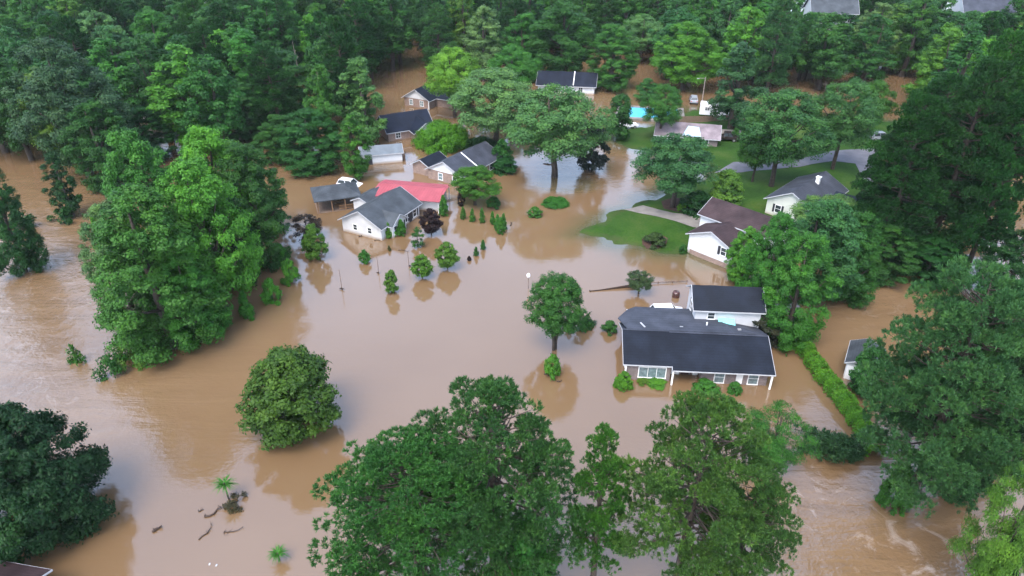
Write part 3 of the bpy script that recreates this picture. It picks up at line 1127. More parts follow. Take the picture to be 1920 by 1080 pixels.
xy = at(1256, 590)
car('parked_car', xy[0] - .2, xy[1] + .7, -.85, R(4), M['white_paint'], 'white SUV half sunk behind the ranch house rear roof', 'car')
xy = at(1267, 556)
r = empty('barrel', (xy[0], xy[1], 0), .3, 'dark brown barrel floating against the white end of the two-storey wing', 'barrel')
m = MB()
m.lathe([(0, -.3), (.42, -.3), (.48, 0), (.5, .25), (.48, .5), (.42, .75), (0, .75)], 18)
m.build('body', M['dark_paint'], r, 0, True)
for z in (0, .5):
    MB().lathe([(.47, z - .03), (.505, z - .03), (.505, z + .03), (.47, z + .03)], 18).build('hoop', M['tyre'], r)
xy = at(655, 346)
car('parked_car', xy[0], xy[1] + .3, -.8, R(-18), M['white_paint'], 'white SUV standing in water behind the pavilion', 'car')
x_, y_, z_ = gat(1362, 263)
car('pickup_truck', x_, y_, z_, R(-14), M['black_paint'], 'black pickup truck parked on the bright green lawn', 'pickup', True)
x_, y_, z_ = gat(1648, 262)
car('parked_car', x_, y_, z_, R(8), M['grey_paint'], 'silver-grey car parked at the far right beside dark pines', 'car')
x_, y_, z_ = gat(1176, 240)
car('parked_car', x_, y_, z_, R(10), M['white_paint'], 'white car parked under the tree at the flooded street end', 'car')
xy = gat(1300, 192)
car('parked_car', xy[0], xy[1], xy[2], R(80), M['grey_paint'], 'grey car parked behind the brown fence by the utility pole', 'car')


# ------------------------------------------------------------------ yard things
x_, y_, z_ = gat(1218, 215)
r = empty('swimming_pool', (x_, y_, z_), R(-10), 'turquoise swimming pool with pale deck seen between the street trees', 'pool')
m = MB()
m.box(-8.0, 8.0, -5.4, -4.0, -.3, .45).box(-8.0, 8.0, 4.0, 5.4, -.3, .45).box(-8.0, -6.6, -4.0, 4.0, -.3, .45).box(6.6, 8.0, -4.0, 4.0, -.3, .45)
m.build('deck', M['concrete'], r)
MB().box(-6.6, 6.6, -4.0, 4.0, -.3, .36).build('pool_surface', M['pool_blue'], r)
m = MB()
for s in (-.25, .25):
    m.tube([(6.2, s, .3), (6.2, s, 1.1), (6.6, s, 1.25), (7.0, s, 1.1), (7.0, s, .45)], [.03] * 5, 6)
m.build('ladder', M['steel'], r)

p0, p1 = gat(1262, 232), gat(1400, 226)


def board_fence(name, a, b, h, label, mat, under=1.0, gap=.16, posts=2.4, top0=0.0, top1=0.0):
    a, b = Vector(a), Vector(b)
    L = (b - a).length
    rz = math.atan2(b.y - a.y, b.x - a.x)
    r = empty(name, a, rz, label, 'fence')
    m = MB()
    n_ = int(L / gap)
    for k in range(n_):
        x = (k + .5) * gap
        hh = h + top0 + (top1 - top0) * k / n_ + .02 * math.sin(k * 2.7)
        m.box(x - gap * .45, x + gap * .45, -.012, .012, -under, hh)
    m.build('boards', mat, r)
    q = MB()
    for z in (.25 * h, .8 * h):
        q.bar((0, .05, z), (L, .05, z + (b.z - a.z)), .05, .09)
    q.build('rail', mat, r)
    k = 0
    while k * posts <= L:
        MB().box(k * posts - .05, k * posts + .05, .08, .18, -under, h + .06).build('fence_post', mat, r)
        k += 1
    return r


board_fence('board_fence', p0, p1, 1.7, 'brown board fence between the grey-roofed house and white camper', M['old_wood'])
a, b = at(1106, 547), at(1200, 537)
board_fence('drowned_fence', (*a, 0), (*b, 0), .12, 'dark wooden fence top slanting out of the water right of the clipped tree', M['dark_wood'], 1.2, .15, 2.4, -.05, .45)
a, b = at(1207, 533), at(1288, 529)
r = empty('rail_fence', (*a, 0), math.atan2(b[1] - a[1], b[0] - a[0]), 'thin rail fence barely above water near the two-storey wall', 'fence')
L = math.hypot(b[0] - a[0], b[1] - a[1])
MB().bar((0, 0, .22), (L, 0, .22), .06, .1).build('rail', M['old_wood'], r)
for k in range(4):
    MB().box(L * k / 3 - .05, L * k / 3 + .05, -.05, .05, -1, .34).build('fence_post', M['old_wood'], r)

x_, y_, z_ = gat(1313, 214)
r = empty('utility_pole', (x_, y_, z_), R(10), 'grey utility pole with one lamp arm behind the fence', 'pole')
MB().tube([(0, 0, -.5), (0, 0, 8.6)], [.16, .1], 8).build('pole', M['pale_bark'], r)
MB().bar((-1.6, 0, 8.4), (.1, 0, 8.3), .09, .09).build('arm', M['pale_bark'], r)
MB().box(-2.0, -1.5, -.12, .12, 8.25, 8.42).build('lamp_head', M['steel'], r, .03)

xy = at(990.5, 541)
r = empty('lamp_post', (*xy, 0), 0, 'thin post with bright white head standing alone in open water', 'post')
MB().tube([(0, 0, -1), (0, 0, 1.75)], [.045, .04], 8).build('pole', M['old_wood'], r)
MB().lathe([(.05, 1.72), (.17, 1.78), (.23, 1.9), (.25, 2.1), (.22, 2.26), (.12, 2.36), (.02, 2.4)], 14).build('lamp_head', M['white'], r, 0, True)

for k, (px, py, tp, lab) in enumerate(((641, 543, 505, 'bare thin stake with a dark debris clot at its foot'),
                                       (710, 513, 480, 'bare thin stake in open water above the small bushy tree'),
                                       (767, 500, 470, 'thin dark stake touching the left side of a rounded young tree'))):
    x_, y_ = at(px, py)
    hh = height_for(y_, 0, tp)
    r = empty('garden_stake', (x_, y_, 0), k, lab, 'stake')
    MB().tube([(0, 0, -.8), (.04, 0, hh * .5), (0, .03, hh)], [.05, .04, .025], 6).build('stem', M['old_wood'], r)
    m = MB()
    rg = random.Random(k)
    for j in range(9 if k == 0 else 5):
        a = rg.uniform(0, 2 * PI)
        q = rg.uniform(.15, .5)
        m.tube([(0, 0, rg.uniform(.02, .25)), (q * math.cos(a), q * math.sin(a), rg.uniform(.0, .3))], [.07, .03], 5)
    m.build('debris_clot', M['dark_wood'], r)

DRIFT = [(295, 993, 60, .75, .13, 'short dark log drifting alone on open water at the lower left'),
         (386, 1000, 78, 1.5, .06, 'thin bent dark branch drifting upright below the palm-like plant'),
         (438, 995, 25, 1.6, .05, 'slender forked twig drifting right of the bent branch'),
         (400, 962, 35, 1.5, .10, 'jagged brown driftwood limb by the small debris raft'),
         (377, 958, 20, .4, .05, 'tiny dark stick left of the debris raft'),
         (690, 1230 - 790, 0, .0, 0, None),
         (592, 450, 70, 1.6, .12, 'reddish brown broken limb beside the bright green young tree'),
         (1028, 703, 0, .9, .12, 'dark log lodged left of the leafy sprouts below the clipped tree'),
         (1048, 716, 4, .5, .08, 'short dark log floating just below the leafy sprouts'),
         (958, 421, 80, .9, .08, 'dark stick standing in water right of the clustered arborvitae'),
         (515, 256 + 190, 10, .7, .06, None),
         (676, 444, -8, .5, .12, 'dark lump of driftwood against the white house wall'),
         (708, 451, 5, 1.0, .05, 'flat dark plank floating off the white house corner'),
         (756, 470, -10, 1.6, .05, 'broken twigs floating in a line left of the sparse dark shrub'),
         (1030, 308, 4, 2.2, .10, 'brown floating log left of the broad tree trunk')]
for k, (px, py, rz, L, rad, lab) in enumerate(DRIFT):
    if not lab:
        continue
    rg = random.Random(k + 5)
    m = MB()
    pts = [(L * (t - .5), L * (.10 * math.sin(t * 5 + k) + rg.uniform(-.06, .06)), .03 + rad * .4 + .05 * L * rg.random() * (t > .7)) for t in (0, .25, .5, .75, 1)]
    m.tube(pts, [rad * .9, rad, rad * .8, rad * .55, rad * .25], 7)
    for j in range(8):
        i = rg.randint(0, 4)
        a = rg.uniform(-2.6, 2.6)
        q = L * rg.uniform(.12, .38)
        m.tube([pts[i], (pts[i][0] + q * math.cos(a), pts[i][1] + q * math.sin(a), pts[i][2] + rg.uniform(0, .25))], [rad * .45, rad * .12], 5)
    o = m.build('driftwood', M['dark_wood'], None, 0, True)
    x_, y_ = at(px, py)
    o.location = (x_, y_, 0)
    o.rotation_euler = (0, 0, R(rz))
    tag(o, lab, 'driftwood')

for px, py, lab in ((55, 1017, 'white scrap of litter floating under the dark evergreen at the left'), (393, 1058, 'white foam scrap, left of a pair on the water'),
                    (406, 1060, 'white foam scrap, right of a pair on the water')):
    o = MB().box(-.10, .10, -.06, .06, -.02, .05).build('floating_litter', M['trim'], None, .02)
    o.location = (*at(px, py), 0)
    o.rotation_euler = (0, 0, px * .7)
    tag(o, lab, 'litter')

x_, y_ = at(1700, 893)
r = empty('blue_barrel', (x_, y_, 0), 0, 'bright blue barrel floating behind the round clipped shrub', 'barrel')
m = MB()
m.lathe([(.0, -.2), (.40, -.2), (.42, -.1), (.42, .15), (.44, .2), (.42, .25), (.42, .55), (.38, .62), (.0, .62)], 18)
m.build('body', M['blue_tarp'], r, 0, True)
MB().lathe([(.40, .60), (.43, .60), (.43, .66), (.39, .66)], 18).build('rim', M['steel'], r)

# ------------------------------------------------------------------ foliage prototypes
PROTO = {}


def leaf_quads(c, nrm, L, W, rg, fold=.18):
    n = len(c)
    nrm = nrm / (np.linalg.norm(nrm, axis=1, keepdims=True) + 1e-9)
    rv = rg.normal(size=(n, 3))
    t = np.cross(nrm, rv)
    t /= np.linalg.norm(t, axis=1, keepdims=True) + 1e-9
    b = np.cross(nrm, t)
    L, W = L[:, None], W[:, None]
    v = np.stack([c - t * L * .5, c + b * W * .5 - nrm * W * fold - t * L * .05, c + t * L * .5 - nrm * L * .12, c - b * W * .5 - nrm * W * fold + t * L * .05], 1)
    return v


def blade_quads(c, d, L, W, rg):
    """thin needle blades leaving c along d"""
    d = d / (np.linalg.norm(d, axis=1, keepdims=True) + 1e-9)
    s = np.cross(d, rg.normal(size=d.shape))
    s /= np.linalg.norm(s, axis=1, keepdims=True) + 1e-9
    L, W = L[:, None], W[:, None]
    return np.stack([c, c + d * L * .55 + s * W * .5, c + d * L, c + d * L * .55 - s * W * .5], 1)


def finish(name, kind, V, tint, trunk, bark):
    n = len(V)
    me = quads('crown', V.reshape(-1, 3), np.arange(n * 4).reshape(n, 4), LEAF)
    a = me.attributes.new('tint', 'FLOAT', 'FACE')
    a.data.foreach_set('value', np.clip(tint, 0, 1).astype(np.float32))
    p = V.mean(1)
    rad = np.percentile(np.hypot(p[:, 0], p[:, 1]), 96)
    top_ = np.percentile(p[:, 2], 99.8)
    tm = trunk.mesh('trunk', M[bark]) if trunk else None
    if tm:
        tm.polygons.foreach_set('use_smooth', [True] * len(tm.polygons))
    smp = V[::max(1, n // 1500)].mean(1)
    PROTO.setdefault(kind, []).append((me, tm, rad, top_, name, smp))


def broad(kind, seed, name, H, Rr, z0, K, nl, leaf, p=.8, q=.55, flat=.75, csize=.24, inner=.35, bark='bark', limbs=9, lobes=.22, droop=0.0, asp=.72, tr=.03, up=.6, fork=False):
    rg = np.random.default_rng(seed)
    t = rg.beta(1.25, 1.1, K)
    th = rg.uniform(0, 2 * PI, K)
    ph = rg.uniform(0, 2 * PI, 4)
    prof = np.sin(PI * np.clip(t, .02, .98) ** p) ** q
    lob = 1 + lobes * np.sin(2 * th + ph[0]) * np.sin(3 * t + ph[3]) + lobes * .8 * np.sin(3 * th + ph[1] + 4 * t) + lobes * .5 * np.sin(5 * th + ph[2])
    rr = Rr * prof * lob * np.where(rg.random(K) < inner, rg.uniform(.1, .75, K), rg.uniform(.72, .95, K))
    cz = z0 + (H - z0) * (t * .93)
    C = np.stack([rr * np.cos(th), rr * np.sin(th), cz - droop * rr], 1)
    cr = Rr * csize * rg.uniform(.6, 1.35, K) * (1.08 - .4 * t)
    ctint = np.clip(rg.normal(.47, .15, K), 0, 1)
    N = K * nl
    ci = rg.choice(K, N, p=cr ** 2 / np.sum(cr ** 2))
    d = rg.normal(size=(N, 3))
    d /= np.linalg.norm(d, axis=1, keepdims=True)
    low = (d[:, 2] < -.1) & (rg.random(N) < .6)
    d[low, 2] *= -1
    # each bough is itself knobbly
    kn = 1 + .28 * np.sin(d[:, 0] * 5 + ci) * np.sin(d[:, 1] * 5 + ci * 2.1) + .2 * np.sin(d[:, 2] * 7 + ci * .7)
    rad = cr[ci] * kn * (1 - .5 * rg.random(N) ** 2.2)
    pos = C[ci] + d * rad[:, None] * np.array([1, 1, flat])
    ov = pos - np.array([0, 0, (z0 + H) / 2])
    ov /= np.linalg.norm(ov, axis=1, keepdims=True) + 1e-9
    nm = d * .8 + ov * .35 + np.array([0, 0, up]) + rg.normal(size=(N, 3)) * .45
    L = leaf * rg.uniform(.65, 1.35, N)
    V = leaf_quads(pos, nm, L, L * asp * rg.uniform(.8, 1.2, N), rg)
    tint = ctint[ci] + rg.normal(0, .13, N)
    m = MB()
    tr_ = tr * H
    hz = z0 + (H - z0) * .55
    bx, by = rg.normal(0, .03 * H, 2)
    if fork:
        for s, (fx, fy) in ((-1, (-.16, .05)), (1, (.12, -.06)), (0, (-.35, -.1))):
            k = .75 if s else .42
            m.tube([(s * tr_ * .5, 0, -1), (s * tr_ * .8, 0, z0 * .35), (fx * Rr * .7, fy * Rr, z0 * .9), (fx * Rr * 1.5, fy * Rr * 2, hz)],
                   [tr_ * k * 1.15, tr_ * k, tr_ * k * .8, tr_ * k * .25], 8)
    else:
        m.tube([(0, 0, -1), (0, 0, z0 * .3), (bx * .4, by * .4, max(z0, H * .2)), (bx, by, hz), (bx * 1.2, by * 1.2, H * .88)],
               [tr_ * 1.25, tr_, tr_ * .85, tr_ * .5, tr_ * .1], 9)
    for k in rg.choice(K, min(limbs, K), replace=False):
        c_ = C[k]
        zb = max(z0 * .8, min(c_[2] * .62, hz))
        s_ = np.array([bx * zb / H, by * zb / H, zb])
        mid = s_ * .45 + c_ * .55 + np.array([0, 0, -.04 * H])
        m.tube([s_, mid, c_], [tr_ * .42, tr_ * .25, tr_ * .08], 6)
    finish(name, kind, V, tint, m, bark)


def pine(kind, seed, name, H, Rr, z0, nb, nt, nbl, blade, width, shape=.55, bark='red_bark', pads=2.6, pad=1.1, sub=1.0, e0=.22):
    """whorls of boughs carrying bottle-brush tufts of needles"""
    rg = np.random.default_rng(seed)
    m = MB()
    lean = rg.normal(0, .02 * H, 2)
    trk = lambda z: np.array([lean[0] * (z / H) ** 2, lean[1] * (z / H) ** 2, z])
    tr_ = .019 * H
    m.tube([trk(z) if z > 0 else (0, 0, z) for z in (-1, .15 * H, .4 * H, .65 * H, .85 * H, .98 * H)],
           [tr_ * 1.2, tr_, tr_ * .85, tr_ * .6, tr_ * .3, tr_ * .08], 9)
    P, D, TN = [], [], []
    for i in range(nb):
        u = (i + rg.random()) / nb
        z = z0 + (H * .97 - z0) * u
        a = i * 2.4 + rg.normal(0, .5)
        env = (np.sin(PI * np.clip(e0 + (1 - e0) * u, 0, 1)) ** shape)
        ln = Rr * max(.10, env) * rg.uniform(.62, 1.08)
        rise = (-.12 + .62 * u) * ln + rg.normal(0, .04) * ln
        dirv = np.array([np.cos(a), np.sin(a), 0])
        s_ = trk(z)
        e = s_ + dirv * ln + np.array([0, 0, rise])
        mid = s_ * .5 + e * .5 + np.array([0, 0, -.05 * ln])
        m.tube([s_, mid, e], [tr_ * .26 * (1.1 - .6 * u), tr_ * .14, tr_ * .04], 5)
        side = np.array([-dirv[1], dirv[0], 0])
        nbl_ = max(1, int(round(pads * (ln / Rr) + rg.uniform(-.4, .6))))
        for q in range(nbl_):
            t_ = 1.0 if q == 0 else rg.uniform(.42, .92)
            c_ = s_ * (1 - t_) ** 2 + 2 * t_ * (1 - t_) * mid + t_ ** 2 * e
            off = 0 if q == 0 else rg.normal(0, .30) * ln * sub * t_
            c_ = c_ + side * off + np.array([0, 0, abs(rg.normal(0, .05)) * ln])
            rb = pad * rg.uniform(.65, 1.3) * (1.1 - .3 * u)
            if q:
                m.tube([s_ * .4 + mid * .6, c_], [tr_ * .09, tr_ * .03], 4)
            k = max(6, int(nt * (rb / pad) ** 2))
            d_ = rg.normal(size=(k, 3))
            d_ /= np.linalg.norm(d_, axis=1, keepdims=True)
            dn = d_[:, 2] < -.25
            d_[dn, 2] *= -1
            P.append(c_[None] + d_ * rb * np.array([1, 1, .62]) * (rg.random((k, 1)) ** .15))
            D.append(d_ * .55 + dirv[None] * .25 + np.array([0, 0, .65])[None] + rg.normal(0, .2, (k, 3)))
            TN.append(np.full(k, np.clip(rg.normal(.47, .15), 0, 1)) + rg.normal(0, .14, k))
    P, D, TN = np.concatenate(P), np.concatenate(D), np.concatenate(TN)
    D /= np.linalg.norm(D, axis=1, keepdims=True)
    nT = len(P)
    ti = np.repeat(np.arange(nT), nbl)
    N = len(ti)
    d = D[ti] * .85 + rg.normal(0, .5, (N, 3))
    c = P[ti] + D[ti] * (rg.uniform(-.5, .3, N) * blade * .7)[:, None]
    L = blade * rg.uniform(.7, 1.2, N)
    V = blade_quads(c, d, L, np.full(N, width) * rg.uniform(.8, 1.2, N), rg)
    finish(name, kind, V, TN[ti] + rg.normal(0, .1, N), m, bark)


# near and middle trees
for s in range(3):
    broad('big', 10 + s, 'broadleaf_tree', 19, 7.0, 2.5, 190, 330, .27, p=.72, q=.5, csize=.165, lobes=.16)
for s in range(2):
    broad('draped', 20 + s, 'broadleaf_tree', 20, 6.5, .2, 230, 280, .27, p=.62, q=.42, csize=.16, lobes=.18, limbs=6)
for s in range(3):
    broad('spread', 30 + s, 'broadleaf_tree', 13, 6.5, 3.9, 170, 280, .23, p=.8, q=.5, flat=.62, csize=.175, lobes=.15)
broad('clipped', 40, 'clipped_tree', 10.2, 3.5, 3.0, 260, 220, .14, p=.70, q=.42, csize=.17, inner=.3, lobes=.05, fork=True, limbs=5, tr=.026)
broad('magnolia', 44, 'magnolia_tree', 10, 4.6, .6, 240, 100, .36, p=.6, q=.5, csize=.17, inner=.45, lobes=.09, asp=.55, up=.7)
for s in range(2):
    broad('young', 50 + s, 'young_tree', 4.6, 1.9, .2, 90, 190, .16, p=.6, q=.5, csize=.25, lobes=.07, limbs=4, tr=.02)
broad('lollipop', 55, 'young_tree', 4.4, 1.75, .7, 100, 190, .15, p=.8, q=.5, csize=.24, lobes=.06, limbs=4, tr=.02)
broad('sparse', 56, 'sparse_tree', 4.2, 1.4, .3, 34, 90, .17, p=.7, q=.5, csize=.26, lobes=.25, limbs=8, tr=.016)
for s in range(2):
    broad('evergreen', 60 + s, 'evergreen_tree', 14, 8.0, .1, 380, 240, .36, p=.52, q=.5, csize=.13, inner=.45, lobes=.05, asp=.45, up=.3, droop=.05, limbs=0)
for s in range(2):
    broad('feather', 70 + s, 'broadleaf_tree', 11, 6.2, 2.4, 130, 330, .21, p=.95, q=.45, flat=.36, csize=.19, lobes=.22, asp=.45, droop=.06)
for s in range(2):
    broad('shrub', 80 + s, 'shrub', 1.7, 1.05, -.2, 60, 110, .13, p=.55, q=.45, csize=.27, lobes=.06, limbs=0, tr=.02)
broad('ball', 85, 'clipped_shrub', 1.5, 1.0, -.3, 160, 90, .085, p=.6, q=.45, csize=.2, inner=.1, lobes=.0, limbs=0, tr=.02)
for s in range(2):
    broad('column', 90 + s, 'arborvitae', 2.6, .48, -.1, 90, 90, .11, p=.42, q=.7, flat=1.5, csize=.36, lobes=.02, limbs=0, tr=.014, asp=.5)
broad('thicket', 95, 'thicket', 4.0, 7.0, -.3, 260, 200, .22, p=.6, q=.35, flat=.8, csize=.14, lobes=.07, limbs=0)
for s in range(2):
    broad('brush', 97 + s, 'brush_clump', 1.3, 1.3, -.2, 24, 60, .17, p=.6, q=.5, csize=.28, lobes=.35, limbs=9, tr=.03)
for s in range(3):
    pine('pine', 110 + s, 'pine_tree', 22, 6.8, 7.2, 92, 36, 20, .36, .068, .72, pads=2.9, pad=1.05, e0=.34)
for s in range(2):
    pine('low_pine', 115 + s, 'pine_tree', 24, 7.5, 5.4, 112, 36, 19, .40, .075, .5, pads=3.8, pad=1.35)
pine('slim_pine', 118, 'pine_tree', 19, 3.0, 5.0, 62, 30, 20, .34, .065, .7, pads=1.9, pad=.85, sub=1.3, e0=.36)
for s in range(2):
    pine('dark_pine', 120 + s, 'pine_tree', 26, 6.5, 4.0, 120, 34, 12, .46, .13, .7, pads=3.0, pad=1.35, sub=1.1)
# forest stock, seen from far off
for s in range(6):
    broad('forest', 130 + s, 'forest_tree', 20 + (s % 3), 6.2, 1.5 + (s % 2) * 2, 110, 200, .42, p=(.62, .75, .9)[s % 3], q=.5, csize=.20, lobes=.2, limbs=5)
for s in range(4):
    broad('tall', 140 + s, 'tall_tree', 22, 4.2, 1.5, 110, 200, .36, p=(.6, .75)[s % 2], q=.5, csize=.24, lobes=.22, limbs=5, flat=.9)
for s in range(3):
    pine('forest_pine', 150 + s, 'forest_pine', 23, 4.8, 4.0, 60, 20, 10, .7, .2, .7, pads=2.2, pad=1.25, sub=1.1)

# ------------------------------------------------------------------ planting
RG = random.Random(7)
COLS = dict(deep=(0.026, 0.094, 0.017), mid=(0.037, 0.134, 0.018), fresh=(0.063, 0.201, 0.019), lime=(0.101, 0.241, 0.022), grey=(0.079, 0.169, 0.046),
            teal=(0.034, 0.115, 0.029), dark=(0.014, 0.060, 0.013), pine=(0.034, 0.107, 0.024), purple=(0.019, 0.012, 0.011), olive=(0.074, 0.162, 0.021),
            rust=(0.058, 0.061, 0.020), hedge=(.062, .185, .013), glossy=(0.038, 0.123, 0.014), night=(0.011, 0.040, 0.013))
COUNT = {}


def plant(kind, x, y, z, h, rad, col, label, cat='tree', group=None, rot=None, name=None, idx=None):
    k = COUNT.get(kind, 0)
    COUNT[kind] = k + 1
    pr = PROTO[kind]
    me, tm, pr_r, pr_h, nm, _s = pr[(k if idx is None else idx) % len(pr)]
    r = empty(name or nm, (x, y, z), rot if rot is not None else RG.uniform(0, 2 * PI), label, cat, group)
    r.scale = (rad / pr_r, rad / pr_r, h / pr_h)
    c = COLS[col] if isinstance(col, str) else col
    j = [1 + RG.uniform(-.1, .1) for _ in range(3)]
    parts = [('crown', me)] + ([('trunk', tm)] if tm else [])
    for pn, dat in parts:
        o = bpy.data.objects.new(pn, dat)
        COL.objects.link(o)
        o.parent = r
        if pn == 'crown':
            o.color = (c[0] * j[0], c[1] * j[1], c[2] * j[2], 1)
    return r


def tree(kind, bx, by, ty, wpx, col, label, cat='tree', group=None, rot=None, name=None, idx=None):
    """base pixel, top row and crown width in the photograph -> a tree standing there"""
    x, y, z = gat(bx, by)
    h = height_for(y, z, ty)
    rad = wpx / ppm(y, z + h * .55) / 2
    # true size of the crown: its outline, not its axis, reaches the measured top row and width
    rot = RG.uniform(0, 2 * PI) if rot is None else rot
    idx = COUNT.get(kind, 0) if idx is None else idx
    pr_r, pr_h, sm = [PROTO[kind][idx % len(PROTO[kind])][q] for q in (2, 3, 5)]
    cr, sr = math.cos(rot), math.sin(rot)
    h0 = h
    for _ in range(8):
        X = x + (sm[:, 0] * cr - sm[:, 1] * sr) * rad / pr_r
        Y = y + (sm[:, 0] * sr + sm[:, 1] * cr) * rad / pr_r
        Z = z + sm[:, 2] * h / pr_h
        dep = Y * cp + (CAM_H - Z) * sp
        rw = 540 + CAM_F * ((CAM_H - Z) * cp - Y * sp) / dep
        cl = CAM_F * X / dep
        h = min(max(h * (max(by - ty, 4) / max(by - np.percentile(rw, .2), 4)) ** .8, h0 * .45), h0 * 1.1)
        c1, c2 = np.percentile(cl, .25), np.percentile(cl, 99.75)
        rad *= (wpx / (c2 - c1)) ** .9
        x -= ((c1 + c2) / 2 - (bx - 960)) / CAM_F * float(np.mean(dep))
    return plant(kind, x, y, z, h, rad, col, label, cat, group, rot, name, idx)


